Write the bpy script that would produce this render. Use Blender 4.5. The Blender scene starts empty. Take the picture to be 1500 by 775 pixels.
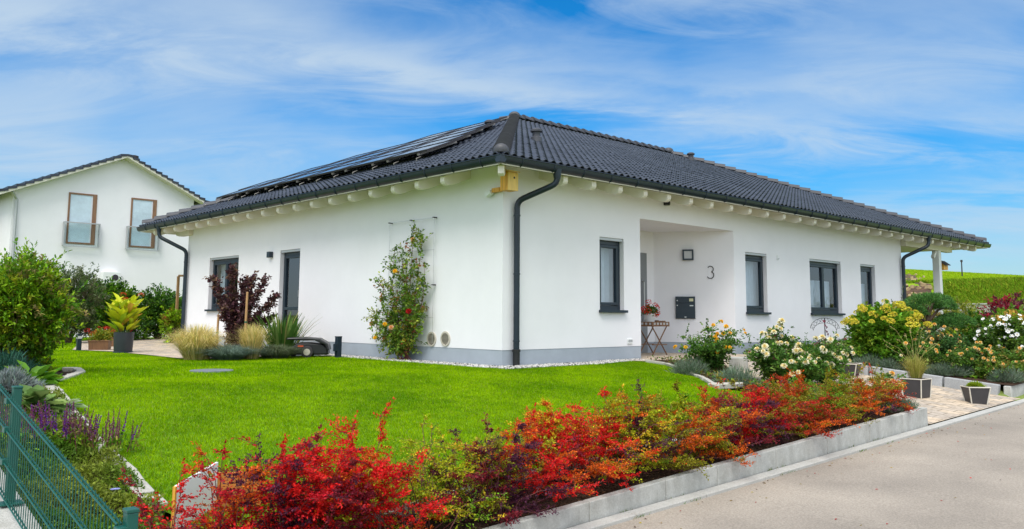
import bpy, math, random
import numpy as np
from mathutils import Vector, Matrix
rng = np.random.default_rng(7)
PI = math.pi
sc = bpy.context.scene
COL = sc.collection

# ------------------------------------------------------------------ camera model (metres, house corner at the origin)
CX, CY, CZ = -9.5465, -10.4231, 0.8396
YAW, PIT, ROL, FPX, PPY = 0.75246, 0.11337, 0.0062766, 1226.57, 323.29
_fw = np.array([math.sin(YAW)*math.cos(PIT), math.cos(YAW)*math.cos(PIT), math.sin(PIT)])
_r0 = np.array([math.cos(YAW), -math.sin(YAW), 0.0]); _u0 = np.cross(_r0, _fw)
_rt = _r0*math.cos(ROL)+_u0*math.sin(ROL); _up = -_r0*math.sin(ROL)+_u0*math.cos(ROL)
CAM = np.array([CX, CY, CZ])
def ray(px, py): return _fw+_rt*(px-750)/FPX+_up*(PPY-py)/FPX
def at_plane(px, py, ax, v):
    d = ray(px, py); return CAM+d*((v-CAM[ax])/d[ax])
def fwd(p): return float((np.asarray(p, float)-CAM)@_fw)
def ss(a, b, x):
    t = np.clip((np.asarray(x, float)-a)/(b-a), 0, 1); return t*t*(3-2*t)
# heights of the site
def zr(x): return -.68+.026*np.clip(x, -60, 60)
def G_lawn(x, y):
    x = np.asarray(x, float); y = np.asarray(y, float)
    ze = -.45+.03*(np.clip(x, -9, 3)+2)-.06*ss(-4.5, -7.2, x)
    t = np.clip((-.35-y)/4.8, 0, 1.32)
    return ze*(t*.86+.14*ss(0, 1, t))
def G_drive(x, y):
    t = np.clip((-.6-y)/5.25, 0, 1); return .015+(zr(x)+.035-.015)*t
def G_bed(x, y):
    t = np.clip((-.6-y)/5.1, 0, 1); return .03+(zr(x)+.24-.03)*t
def G(x, y):
    a = G_lawn(x, y); b = G_drive(x, y); c = G_bed(x, y)
    k = ss(2.0, 2.7, x); z = a*(1-k)+b*k
    return np.where(np.asarray(x) > XB, c, z)
XB = 6.3
def gp(px, py, dz=0.0):
    d = ray(px, py); t = 5.0
    lo, hi = 2.0, 60.0
    for s in np.linspace(2, 60, 600):
        P = CAM+d*s
        if P[2] < float(G(P[0], P[1]))+dz: hi = s; break
        lo = s
    for _ in range(30):
        m = (lo+hi)/2; P = CAM+d*m
        if P[2] < float(G(P[0], P[1]))+dz: hi = m
        else: lo = m
    P = CAM+d*hi; return np.array([P[0], P[1], float(G(P[0], P[1]))+dz])
def msz(p, px): return px*fwd(p)/FPX

# ------------------------------------------------------------------ materials
def nodes_of(m):
    m.use_nodes = True; nt = m.node_tree; return nt, nt.nodes, nt.links
def pm(name, col, rough=.6, metal=0., spec=.5, var=.0, vscale=3., bump=0., bscale=40., col2=None, stretch=None, detail=6, coat=0.):
    m = bpy.data.materials.new(name); nt, N, L = nodes_of(m); b = N['Principled BSDF']
    b.inputs['Roughness'].default_value = rough; b.inputs['Metallic'].default_value = metal
    b.inputs['Specular IOR Level'].default_value = spec; b.inputs['Coat Weight'].default_value = coat
    b.inputs['Base Color'].default_value = (*col, 1)
    tc = N.new('ShaderNodeTexCoord'); src = tc.outputs['Object']
    if stretch:
        mp = N.new('ShaderNodeMapping'); mp.inputs['Scale'].default_value = stretch; L.new(src, mp.inputs[0]); src = mp.outputs[0]
    if var > 0 or col2:
        n = N.new('ShaderNodeTexNoise'); n.inputs['Scale'].default_value = vscale; n.inputs['Detail'].default_value = detail; n.inputs['Roughness'].default_value = .65
        L.new(src, n.inputs['Vector'])
        r = N.new('ShaderNodeValToRGB'); r.color_ramp.elements[0].position = .32; r.color_ramp.elements[1].position = .68
        a = col; c2 = col2 or col
        r.color_ramp.elements[0].color = (*[max(0, x*(1-var)) for x in a], 1); r.color_ramp.elements[1].color = (*[min(1, x*(1+var)) for x in c2], 1)
        L.new(n.outputs['Fac'], r.inputs[0]); L.new(r.outputs[0], b.inputs['Base Color'])
    if bump > 0:
        n2 = N.new('ShaderNodeTexNoise'); n2.inputs['Scale'].default_value = bscale; n2.inputs['Detail'].default_value = 5
        L.new(src, n2.inputs['Vector'])
        bp = N.new('ShaderNodeBump'); bp.inputs['Strength'].default_value = bump; bp.inputs['Distance'].default_value = .02
        L.new(n2.outputs['Fac'], bp.inputs['Height']); L.new(bp.outputs[0], b.inputs['Normal'])
    return m
def leaf_mat(name, trans=.3, rough=.5, spec=.25):
    m = bpy.data.materials.new(name); nt, N, L = nodes_of(m); b = N['Principled BSDF']
    a = N.new('ShaderNodeAttribute'); a.attribute_name = 'col'
    b.inputs['Roughness'].default_value = rough; b.inputs['Specular IOR Level'].default_value = spec
    L.new(a.outputs['Color'], b.inputs['Base Color'])
    t = N.new('ShaderNodeBsdfTranslucent'); L.new(a.outputs['Color'], t.inputs['Color'])
    mx = N.new('ShaderNodeMixShader'); mx.inputs[0].default_value = trans
    L.new(b.outputs[0], mx.inputs[1]); L.new(t.outputs[0], mx.inputs[2]); L.new(mx.outputs[0], N['Material Output'].inputs['Surface'])
    return m
def glass_mat(name, tint=(.55, .62, .66), refl=1.0):
    m = bpy.data.materials.new(name); nt, N, L = nodes_of(m); N.remove(N['Principled BSDF'])
    tr = N.new('ShaderNodeBsdfTransparent'); tr.inputs[0].default_value = (*tint, 1)
    gl = N.new('ShaderNodeBsdfGlossy'); gl.inputs['Roughness'].default_value = .015; gl.inputs[0].default_value = (.95, .97, 1, 1)
    ge = N.new('ShaderNodeNewGeometry'); dp = N.new('ShaderNodeVectorMath'); dp.operation = 'DOT_PRODUCT'; L.new(ge.outputs['Normal'], dp.inputs[0]); L.new(ge.outputs['Incoming'], dp.inputs[1])
    ab = N.new('ShaderNodeMath'); ab.operation = 'ABSOLUTE'; L.new(dp.outputs['Value'], ab.inputs[0]); om = N.new('ShaderNodeMath'); om.operation = 'SUBTRACT'; om.inputs[0].default_value = 1; L.new(ab.outputs[0], om.inputs[1])
    pw_ = N.new('ShaderNodeMath'); pw_.operation = 'POWER'; L.new(om.outputs[0], pw_.inputs[0]); pw_.inputs[1].default_value = 5
    mx = N.new('ShaderNodeMixShader'); mul = N.new('ShaderNodeMath'); mul.operation = 'MULTIPLY_ADD'; mul.inputs[1].default_value = .85; mul.inputs[2].default_value = .10*refl; mul.use_clamp = True
    L.new(pw_.outputs[0], mul.inputs[0]); L.new(mul.outputs[0], mx.inputs[0]); L.new(tr.outputs[0], mx.inputs[1]); L.new(gl.outputs[0], mx.inputs[2])
    L.new(mx.outputs[0], N['Material Output'].inputs['Surface'])
    return m

# ------------------------------------------------------------------ mesh builder
class MB:
    def __init__(s): s.v = []; s.f = []; s.mi = []; s.m = 0
    def add(s, vs, fs):
        o = len(s.v); s.v.extend([tuple(map(float, p)) for p in vs]); s.f.extend([tuple(i+o for i in f) for f in fs]); s.mi.extend([s.m]*len(fs)); return s
    def box(s, x0, x1, y0, y1, z0, z1):
        return s.add([(x0,y0,z0),(x1,y0,z0),(x1,y1,z0),(x0,y1,z0),(x0,y0,z1),(x1,y0,z1),(x1,y1,z1),(x0,y1,z1)],
                     [(0,3,2,1),(4,5,6,7),(0,1,5,4),(1,2,6,5),(2,3,7,6),(3,0,4,7)])
    def obox(s, c, hx, hy, hz, M=None):
        M = np.array(M) if M is not None else np.eye(3); c = np.array(c, float)
        vs = [c+M@np.array([sx*hx, sy*hy, sz*hz]) for sz in (-1,1) for sx, sy in ((-1,-1),(1,-1),(1,1),(-1,1))]
        return s.add(vs, [(0,3,2,1),(4,5,6,7),(0,1,5,4),(1,2,6,5),(2,3,7,6),(3,0,4,7)])
    def quad(s, *p): return s.add(p, [tuple(range(len(p)))])
    def prism(s, poly, d):   # closed polygon of 3-d points swept by the vector d
        n = len(poly); d = np.array(d, float); P = [np.array(p, float) for p in poly]
        return s.add(P+[p+d for p in P], [tuple(range(n))[::-1], tuple(range(n, 2*n))]+[(i, (i+1) % n, n+(i+1) % n, n+i) for i in range(n)])
    def tube(s, pts, r, n=8, cap=True):
        P = [np.array(p, float) for p in pts]; R = r if hasattr(r, '__len__') else [r]*len(P)
        ref = np.array([0, 0, 1.0]); vs = []; u = None
        for i, p in enumerate(P):
            t = P[min(i+1, len(P)-1)]-P[max(i-1, 0)]; t = t/(np.linalg.norm(t)+1e-12)
            if u is None:
                u = np.cross(t, ref if abs(t[2]) < .9 else np.array([1.0, 0, 0]))
            else: u = u-t*(u@t)
            u = u/(np.linalg.norm(u)+1e-12); w = np.cross(t, u)
            for k in range(n):
                a = 2*PI*k/n; vs.append(p+R[i]*(u*math.cos(a)+w*math.sin(a)))
        fs = [(i*n+k, i*n+(k+1) % n, (i+1)*n+(k+1) % n, (i+1)*n+k) for i in range(len(P)-1) for k in range(n)]
        if cap: fs += [tuple(range(n))[::-1], tuple(range((len(P)-1)*n, len(P)*n))]
        return s.add(vs, fs)
    def lathe(s, prof, c=(0,0,0), n=24, cap=True):
        vs = [(c[0]+r*math.cos(2*PI*k/n), c[1]+r*math.sin(2*PI*k/n), c[2]+z) for r, z in prof for k in range(n)]
        fs = [(i*n+k, i*n+(k+1) % n, (i+1)*n+(k+1) % n, (i+1)*n+k) for i in range(len(prof)-1) for k in range(n)]
        if cap: fs += [tuple(range(n))[::-1], tuple(range((len(prof)-1)*n, len(prof)*n))]
        return s.add(vs, fs)
    def frustum(s, c, bx, by, tx, ty, h):
        x, y, z = c
        return s.add([(x-bx,y-by,z),(x+bx,y-by,z),(x+bx,y+by,z),(x-bx,y+by,z),(x-tx,y-ty,z+h),(x+tx,y-ty,z+h),(x+tx,y+ty,z+h),(x-tx,y+ty,z+h)],
                     [(0,3,2,1),(4,5,6,7),(0,1,5,4),(1,2,6,5),(2,3,7,6),(3,0,4,7)])
    def build(s, name, mats, parent=None, loc=None, smooth=False, bevel=0, ang=.7):
        me = bpy.data.meshes.new(name); me.from_pydata(s.v, [], s.f)
        mats = mats if isinstance(mats, (list, tuple)) else [mats]
        for m in mats: me.materials.append(m)
        if len(mats) > 1: me.polygons.foreach_set('material_index', np.array(s.mi, np.int32))
        me.update()
        if smooth: me.shade_smooth(); me.set_sharp_from_angle(angle=ang)
        o = bpy.data.objects.new(name, me); COL.objects.link(o)
        if parent: o.parent = parent
        if loc is not None: o.location = tuple(map(float, loc))
        if bevel:
            b = o.modifiers.new('bevel', 'BEVEL'); b.width = bevel; b.segments = 2; b.limit_method = 'ANGLE'; b.angle_limit = .6
        return o
def np_mesh(name, V, F, mat, parent=None, loc=None, cols=None, smooth=False):
    V = np.asarray(V, np.float32); F = np.asarray(F, np.int32); k = F.shape[1]
    me = bpy.data.meshes.new(name); me.vertices.add(len(V)); me.vertices.foreach_set('co', V.ravel())
    me.loops.add(F.size); me.loops.foreach_set('vertex_index', F.ravel())
    me.polygons.add(len(F)); me.polygons.foreach_set('loop_start', np.arange(0, F.size, k, dtype=np.int32))
    try: me.polygons.foreach_set('loop_total', np.full(len(F), k, np.int32))
    except Exception: pass
    if cols is not None:
        a = me.attributes.new('col', 'FLOAT_COLOR', 'POINT'); c = np.ones((len(V), 4), np.float32); c[:, :3] = cols; a.data.foreach_set('color', c.ravel())
    me.update(calc_edges=True); me.validate()
    if smooth: me.shade_smooth()
    me.materials.append(mat)
    o = bpy.data.objects.new(name, me); COL.objects.link(o)
    if parent: o.parent = parent
    if loc is not None: o.location = tuple(map(float, loc))
    return o
def tag(o, label=None, cat=None, group=None, kind=None):
    if label: o['label'] = label
    if cat: o['category'] = cat
    if group: o['group'] = group
    if kind: o['kind'] = kind
    return o
def thing(name, label, cat, loc=(0,0,0), rz=0, group=None):
    o = bpy.data.objects.new(name, None); COL.objects.link(o); o.location = tuple(map(float, loc)); o.rotation_euler = (0, 0, rz); o.empty_display_size = .1
    return tag(o, label, cat, group)
def copy_obj(o, parent=None, loc=None, rot=None, scale=None):
    c = o.copy(); COL.objects.link(c)
    if parent: c.parent = parent
    if loc is not None: c.location = tuple(map(float, loc))
    if rot is not None: c.rotation_euler = tuple(map(float, rot))
    if scale is not None: c.scale = (scale,)*3
    return c

# ------------------------------------------------------------------ foliage helpers
def unit(a): return a/(np.linalg.norm(a, axis=-1, keepdims=True)+1e-9)
def leaf_arrays(P, D, U, L, W, C, shape=4, fold=.18, droop=.15):
    P = np.asarray(P, float); n = len(P); D = unit(D); S = unit(np.cross(D, U)); U = np.cross(S, D)
    L = np.broadcast_to(np.asarray(L, float).reshape(-1, 1), (n, 1)); W = np.broadcast_to(np.asarray(W, float).reshape(-1, 1), (n, 1))
    if shape == 4:
        V = np.stack([P, P+D*L*.5+S*W*.5+U*W*fold, P+D*L-U*L*droop, P+D*L*.5-S*W*.5+U*W*fold], 1).reshape(-1, 3)
        F = np.arange(4*n).reshape(n, 4); k = 4
    else:
        V = np.stack([P, P+D*L*.3+S*W*.42+U*W*fold, P+D*L*.68+S*W*.4+U*W*fold-U*L*droop*.4, P+D*L-U*L*droop, P+D*L*.68-S*W*.4+U*W*fold-U*L*droop*.4, P+D*L*.3-S*W*.42+U*W*fold], 1).reshape(-1, 3)
        b = np.arange(n)[:, None]*6; F = np.concatenate([b+np.array([[0, 1, 2, 3]]), b+np.array([[0, 3, 4, 5]])], 0); k = 6
    return V, F, np.repeat(np.asarray(C, float), k, 0)
class LB:      # leaf bag
    def __init__(s): s.P = []; s.D = []; s.U = []; s.L = []; s.W = []; s.C = []
    def add(s, P, D, U, L, W, C):
        n = len(P); s.P.append(P); s.D.append(D); s.U.append(U); s.L.append(np.broadcast_to(L, (n,))); s.W.append(np.broadcast_to(W, (n,))); s.C.append(np.broadcast_to(C, (n, 3)))
    def build(s, name, mat, parent, shape=4, fold=.18, droop=.15):
        V, F, C = leaf_arrays(np.concatenate(s.P), np.concatenate(s.D), np.concatenate(s.U), np.concatenate(s.L), np.concatenate(s.W), np.concatenate(s.C), shape, fold, droop)
        return np_mesh(name, V, F, mat, parent, cols=C)
def rnd(n, a=0., b=1.): return rng.uniform(a, b, n)
def rdir(n):
    v = rng.normal(size=(n, 3)); return unit(v)
def jit(c, n, s=.25, hue=.08):
    c = np.asarray(c, float); k = np.exp(rng.normal(0, s, (n, 1))); h = np.exp(rng.normal(0, hue, (n, 3))); return np.clip(c*k*h, 0, .95)
def pick(pal, n):
    cols = np.array([p[1] for p in pal], float); w = np.array([p[0] for p in pal], float); return cols[rng.choice(len(pal), n, p=w/w.sum())]
def twig_leaves(lb, p0, p1, n, L, W, C, splay=.9, up=.35, jitter=.01):
    t = np.sort(rnd(n))[:, None]; P = p0+(p1-p0)*t+rng.normal(0, jitter, (n, 3)); d = unit((p1-p0)[None])
    D = unit(d+rdir(n)*splay+np.array([0, 0, up*.5])); U = unit(rdir(n)*.7+np.array([0, 0, 1.]))
    lb.add(P, D, U, L*rnd(n, .7, 1.25), W*rnd(n, .7, 1.2), C)
def stem_path(p0, az, reach, top, n=6, curve=1.4, wob=.03, droop=0.):
    s = np.linspace(0, 1, n)[:, None]; d = np.array([math.cos(az), math.sin(az), 0])
    z = top*np.sin(np.clip(s*1.25, 0, PI/2))/math.sin(min(1.25, PI/2))-droop*s**3
    P = np.array(p0)+d*reach*s**curve+np.array([0, 0, 1])*z; P[1:] += rng.normal(0, wob, (n-1, 3)); return P
def along(P, t):
    n = len(P)-1; k = min(int(t*n), n-1); f = t*n-k; return P[k]*(1-f)+P[k+1]*f, unit((P[k+1]-P[k])[None])[0]
SKY_STR, SUN_STR, SUN_ANG, EXPO = .13, 1.5, 28, .80
GR0, GR1 = (.11, .26, .000), (.31, .49, .001)
HUE, SAT, VAL = .490, 1.35, .90
CLOUD = (2.5, 3.1, 3.7, 1)
CLOUD_FILL = (7.6, 7.9, 8.2, 1)  # cloud out of view, brightened to light the walls
SKYTINT = (.12, .58, .80, 1)
SKYTINT_H = (.34, .46, .56, 1)
# ================================================================== MATERIALS
M = {}
def stucco(name, col):
    m = pm(name, col, rough=.85, spec=.2, var=.03, vscale=.9, bump=.12, bscale=220)
    return m
M['wall'] = stucco('stucco_white', (.83, .815, .835))
M['plinth'] = pm('plinth_grey', (.37, .41, .46), rough=.85, spec=.2, var=.06, vscale=2.5, bump=.15, bscale=160)
M['cream'] = pm('cream_paint', (.76, .715, .61), rough=.55, spec=.3, var=.03, vscale=4)
M['anth'] = pm('anthracite', (.010, .022, .036), rough=.38, spec=.5, var=.1, vscale=3)
M['pipe'] = pm('pipe_metal', (.010, .020, .032), rough=.36, spec=.45, var=.15, vscale=5)
M['black'] = pm('black_plastic', (.012, .012, .013), rough=.4, spec=.5)
M['tile'] = pm('roof_tile', (.022, .029, .048), rough=.42, spec=.40, var=.32, vscale=1.1, col2=(.034, .041, .058), bump=.05, bscale=90)
M['ridge'] = pm('ridge_tile', (.052, .054, .064), rough=.5, spec=.5, var=.2, vscale=3)
M['glass'] = glass_mat('window_glass', (.74, .82, .87), 1.3)
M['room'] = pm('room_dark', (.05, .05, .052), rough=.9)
M['curtain'] = pm('curtain_white', (.74, .76, .78), rough=.9, var=.06, vscale=6)
M['shutter'] = pm('shutter_rail', (.45, .46, .47), rough=.4, metal=.3)
M['pv'] = pm('pv_cell', (.012, .015, .03), rough=.06, spec=.8, coat=.6)
M['pvframe'] = pm('pv_frame', (.03, .026, .03), rough=.4, spec=.5)
M['rail'] = pm('mount_rail', (.35, .33, .3), rough=.4, metal=.6)
M['white'] = pm('white_paint', (.78, .79, .78), rough=.5, var=.03)
M['wood'] = pm('bird_box_wood', (.68, .30, .03), rough=.55, var=.2, vscale=4, stretch=(6, 6, .8), col2=(.80, .42, .06))
M['woodlight'] = pm('pale_wood', (.80, .54, .16), rough=.55, var=.15, vscale=4, stretch=(6, 6, .8))
M['woodbrown'] = pm('brown_wood', (.16, .075, .03), rough=.6, var=.3, vscale=5, stretch=(5, 5, .7))
M['stake'] = pm('stake_wood', (.42, .24, .10), rough=.7, var=.25, vscale=6, stretch=(5, 5, .7))
M['door'] = pm('door_grey', (.20, .21, .22), rough=.4)
M['lampglass'] = pm('opal_glass', (.50, .50, .50), rough=.3)
M['steel'] = pm('steel', (.5, .5, .5), rough=.3, metal=.9)
M['terrawhite'] = pm('white_pot', (.75, .75, .74), rough=.35)
M['beige'] = pm('vent_beige', (.55, .50, .42), rough=.5)
M['dark'] = pm('vent_dark', (.03, .025, .03), rough=.7)

# ================================================================== THE BUNGALOW
WX, WY, WT = 16.37, 13.28, 3.52
house = thing('bungalow', 'large white single storey bungalow with black tiled hip roof and solar panels', 'house')
# --- walls: front (y=0, facing the road) and garden side (x=0)
REV = .17
front_open = [(2.49, 3.206, .96, 2.35), (7.605, 8.547, .96, 2.35), (10.65, 12.37, .96, 2.35), (13.56, 14.49, .96, 2.35), (3.72, 7.13, .015, 2.80)]
side_open = [(10.01, 11.77, .96, 2.35), (6.866, 7.805, .27, 2.35)]
def wall_mesh(mb, length, z0, z1, openings, P, nrm, rev=REV, reveal=True, nr=99):
    us = sorted({0, length, *[o[0] for o in openings], *[o[1] for o in openings]}); zs = sorted({z0, z1, *[min(max(o[2], z0), z1) for o in openings], *[min(o[3], z1) for o in openings]})
    for a, b in zip(us, us[1:]):
        for c, d in zip(zs, zs[1:]):
            if any(o[0]-1e-6 <= a and b <= o[1]+1e-6 and o[2]-1e-6 <= c and d <= o[3]+1e-6 for o in openings): continue
            mb.quad(P(a, c, 0), P(b, c, 0), P(b, d, 0), P(a, d, 0))
    if reveal:
        for a, b, c, d in openings[:nr]:
            c = max(c, z0); d = min(d, z1)
            if d <= c: continue
            mb.quad(P(a, c, 0), P(a, c, rev), P(a, d, rev), P(a, d, 0)); mb.quad(P(b, c, rev), P(b, c, 0), P(b, d, 0), P(b, d, rev))
            mb.quad(P(a, d, 0), P(a, d, rev), P(b, d, rev), P(b, d, 0)); mb.quad(P(a, c, rev), P(a, c, 0), P(b, c, 0), P(b, c, rev))
Pf = lambda u, z, d: (u, d, z)
Ps = lambda u, z, d: (d, u, z)
w = MB()
wall_mesh(w, WX, .27, WT, [o for o in front_open[:4]]+[(3.72, 7.13, .2, 2.80)], Pf, 0, nr=4)
wall_mesh(w, WY, .27, WT, side_open, Ps, 0)
w.quad((WX, 0, .27), (WX, WY, .27), (WX, WY, WT), (WX, 0, WT)); w.quad((0, WY, .27), (WX, WY, .27), (WX, WY, WT), (0, WY, WT))
# porch recess: left cheek, back wall, diagonal wall, ceiling
PBx, PBy = 6.165, 1.527
w.quad((3.72, 0, .27), (3.72, PBy, .27), (3.72, PBy, 2.8), (3.72, 0, 2.8))
w.quad((3.72, PBy, .27), (PBx, PBy, .27), (PBx, PBy, 2.8), (3.72, PBy, 2.8))
w.quad((PBx, PBy, .27), (7.13, 0, .27), (7.13, 0, 2.8), (PBx, PBy, 2.8))
w.quad((3.72, 0, 2.8), (7.13, 0, 2.8), (PBx, PBy, 2.8), (3.72, PBy, 2.8))
w.build('wall', M['wall'], house)
p = MB(); e = .006
p.quad((e, e, -.3), (3.72, e, -.3), (3.72, e, .272), (e, e, .272)); p.quad((7.13, e, -.3), (WX-e, e, -.3), (WX-e, e, .272), (7.13, e, .272))
p.quad((e, e, -.3), (e, WY-e, -.3), (e, WY-e, .272), (e, e, .272)); p.quad((WX-e, e, -.3), (WX-e, WY-e, -.3), (WX-e, WY-e, .272), (WX-e, e, .272))
p.quad((3.714, 0, -.3), (3.714, PBy, -.3), (3.714, PBy, .272), (3.714, 0, .272)); p.quad((3.714, PBy+e, -.3), (PBx, PBy+e, -.3), (PBx, PBy+e, .272), (3.714, PBy+e, .272))
p.quad((PBx+.004, PBy+.004, -.3), (7.134, .004, -.3), (7.134, .004, .272), (PBx+.004, PBy+.004, .272))
p.build('plinth', M['plinth'], house)
# --- windows and doors
def window(u0, u1, z0, z1, P, leaves, sill=True, cross=None, curtain='both', name='window', panes_tilt=0):
    d = REV-.07; f = .075
    mb = MB()
    def bx(a, b, c, dd, d0, d1):
        c0 = P(a, c, d0); c1 = P(b, dd, d1); x = sorted((c0[0], c1[0])); y = sorted((c0[1], c1[1])); mb.box(x[0], x[1], y[0], y[1], c, dd)
    bx(u0, u0+f, z0, z1-.06, d, d+.075); bx(u1-f, u1, z0, z1-.06, d, d+.075); bx(u0+f, u1-f, z0, z0+f+.02, d, d+.075); bx(u0+f, u1-f, z1-.06-f, z1-.06, d, d+.075)
    n = leaves; wd = (u1-u0-2*f)/n; g = []
    for i in range(n):
        a = u0+f+i*wd; b = a+wd; s = .058
        bx(a+.004, a+s, z0+f+.024, z1-.06-f-.004, d-.02, d+.05); bx(b-s, b-.004, z0+f+.024, z1-.06-f-.004, d-.02, d+.05)
        bx(a+s, b-s, z0+f+.024, z0+f+s+.02, d-.02, d+.05); bx(a+s, b-s, z1-.06-f-s, z1-.06-f-.004, d-.02, d+.05)
        if cross: bx(a+s, b-s, cross-.035, cross+.035, d-.019, d+.05)
        g.append((a+s, b-s, z0+f+s+.02, z1-.06-f-s))
    o = mb.build(name, M['anth'], house, bevel=.006)
    gm = MB()
    for a, b, c, dd in g:
        qd = [P(a, c, d+.02), P(b, c, d+.02), P(b, dd, d+.02), P(a, dd, d+.02)]; gm.quad(*(qd if P is Pf else qd[::-1]))
    gm.build('pane', M['glass'], o)
    sh = MB(); c0 = P(u0+.012, 0, .02); c1 = P(u1-.012, 0, d+.03); x = sorted((c0[0], c1[0])); y = sorted((c0[1], c1[1])); sh.box(x[0], x[1], y[0], y[1], z1-.055, z1-.003)
    sh.build('shutter_rail', M['shutter'], o)
    if sill:
        sm = MB(); c0 = P(u0-.03, 0, -.075); c1 = P(u1+.03, 0, -.002); x = sorted((c0[0], c1[0])); y = sorted((c0[1], c1[1])); sm.box(x[0], x[1], y[0], y[1], z0-.045, z0+.004)
        c0 = P(u0+.002, 0, -.002); c1 = P(u1-.002, 0, d); x = sorted((c0[0], c1[0])); y = sorted((c0[1], c1[1])); sm.box(x[0], x[1], y[0], y[1], z0+.001, z0+.006)
        sm.build('sill', M['anth'], o)
    # room behind
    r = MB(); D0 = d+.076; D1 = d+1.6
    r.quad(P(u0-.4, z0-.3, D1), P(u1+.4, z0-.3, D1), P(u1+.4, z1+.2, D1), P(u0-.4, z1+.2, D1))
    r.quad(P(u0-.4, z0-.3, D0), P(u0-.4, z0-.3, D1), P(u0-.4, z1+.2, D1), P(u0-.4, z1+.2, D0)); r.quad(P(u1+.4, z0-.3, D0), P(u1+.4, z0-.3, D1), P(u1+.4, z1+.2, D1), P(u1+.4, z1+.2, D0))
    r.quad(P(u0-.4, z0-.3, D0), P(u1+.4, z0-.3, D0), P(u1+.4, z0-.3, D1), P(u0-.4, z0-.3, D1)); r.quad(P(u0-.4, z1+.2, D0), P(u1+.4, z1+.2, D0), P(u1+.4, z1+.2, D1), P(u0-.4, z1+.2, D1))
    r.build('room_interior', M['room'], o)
    if curtain:
        dc = D0+.14
        def cur(a, b, zb, zt):
            cm = MB()
            n = max(10, int((b-a)/.02)); pts = []
            for i in range(n+1):
                uu = a+(b-a)*i/n; off = .022*math.sin(uu*52)+.012*math.sin(uu*23+1); pts.append((uu, dc+off))
            for (ua, da), (ub, db) in zip(pts, pts[1:]): cm.quad(P(ua, zb, da), P(ub, zb, db), P(ub, zt, db), P(ua, zt, da))
            cm.build('curtain', M['curtain'], o, smooth=True)
        wdt = u1-u0
        if curtain == 'both': cur(u0+.02, u0+wdt*.3, z0, z1); cur(u1-wdt*.3, u1-.02, z0, z1)
        elif curtain == 'half': cur(u0+.02, u1-.02, z0, z0+(z1-z0)*.62); cur(u0+.02, u0+wdt*.16, z0, z1)
        elif curtain == 'full': cur(u0-.1, u1+.1, z0-.05, z1+.05)
        elif curtain == 'left': cur(u0+.02, u0+wdt*.42, z0, z1)
    return o
W1 = window(*front_open[0], Pf, 1, curtain='full')
W2 = window(*front_open[1], Pf, 1, curtain='full')
W3 = window(*front_open[2], Pf, 2, curtain='half')
hb = MB(); hb.box(10.98, 11.02, .07, .09, 1.62, 1.66)
W4 = window(*front_open[3], Pf, 1, curtain='half')
S1 = window(*side_open[0], Ps, 2, curtain='both')
S2 = window(*side_open[1], Ps, 1, sill=False, cross=.98, curtain='left', name='glazed_door')
hm = MB(); hm.box(.05, .075, 6.985, 7.0, 1.25, 1.40); hm.build('handle', M['steel'], S2, bevel=.004)
# entrance door in the porch back wall
dm = MB(); dm.box(4.75, 5.87, PBy-.03, PBy-.004, .03, 2.296); dr = dm.build('entrance_door', M['door'], house, bevel=.006)
dm = MB(); dm.tube([(5.68, PBy-.03, .75), (5.68, PBy-.09, .78), (5.68, PBy-.09, 1.62), (5.68, PBy-.03, 1.65)], .014, 8); dm.build('handle', M['steel'], dr, smooth=True)

# --- roof: four tiled planes
EX0, EX1, EY0, EY1, ZE = -.68, 21.95, -.68, 15.2, 3.405
RY, RX0, RX1, ZR = 7.3, 7.12, 14.7, 6.63
rise = ZR-ZE
def tiled(name, O, U, V, Lu, Lv, ua, ub, rows_len=.205, colw=.18, ns=6):
    """O corner, U unit along the eave, V unit up the slope; ua(v), ub(v) give the limits along the eave."""
    O, U, V = (np.array(a, float) for a in (O, U, V)); Nn = np.cross(U, V); Nn /= np.linalg.norm(Nn)
    if Nn[2] < 0: Nn = -Nn
    rows = int(math.ceil(Lv/rows_len)); us = np.arange(-colw, Lu+colw, colw/ns); ph = (us/colw) % 1
    wave = .042*np.clip(np.cos((ph-.5)*2*PI)*.62+.38, 0, 1)**.8
    V_, F_ = [], []; off = 0; K_ = 5
    for r in range(rows):
        v0 = r*rows_len-.035; v1 = min((r+1)*rows_len, Lv); js = (rng.normal(0, .0025, len(us)//ns+2)).repeat(ns)[:len(us)]
        for lvl, (vv, hh) in enumerate(((v0+.08, .004), (v0, .015), (v0+.003, .029), (v0+.03, .028), (v1+.01, -.006))):
            uu = np.clip(us, ua(max(vv, 0)), ub(max(vv, 0))); h = hh+wave*(.95, 1., 1., 1., .45)[lvl]+js
            V_.append(O+uu[:, None]*U+vv*V+h[:, None]*Nn)
        n = len(us)
        live = (us[1:] > ua(max(v0, 0))-1e-6) & (us[:-1] < ub(max(v0, 0))+1e-6)
        i = np.arange(n-1)[live]
        for lv in range(K_-1): F_.append(np.stack([off+lv*n+i, off+lv*n+i+1, off+(lv+1)*n+i+1, off+(lv+1)*n+i], 1))
        off += K_*n
    return np.concatenate(V_), np.concatenate(F_)
LvF = math.hypot(RY-EY0, rise); LvS = math.hypot(RX0-EX0, rise); LvE = math.hypot(EX1-RX1, rise); LvB = math.hypot(EY1-RY, rise)
RV, RF = [], []; o_ = 0
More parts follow.
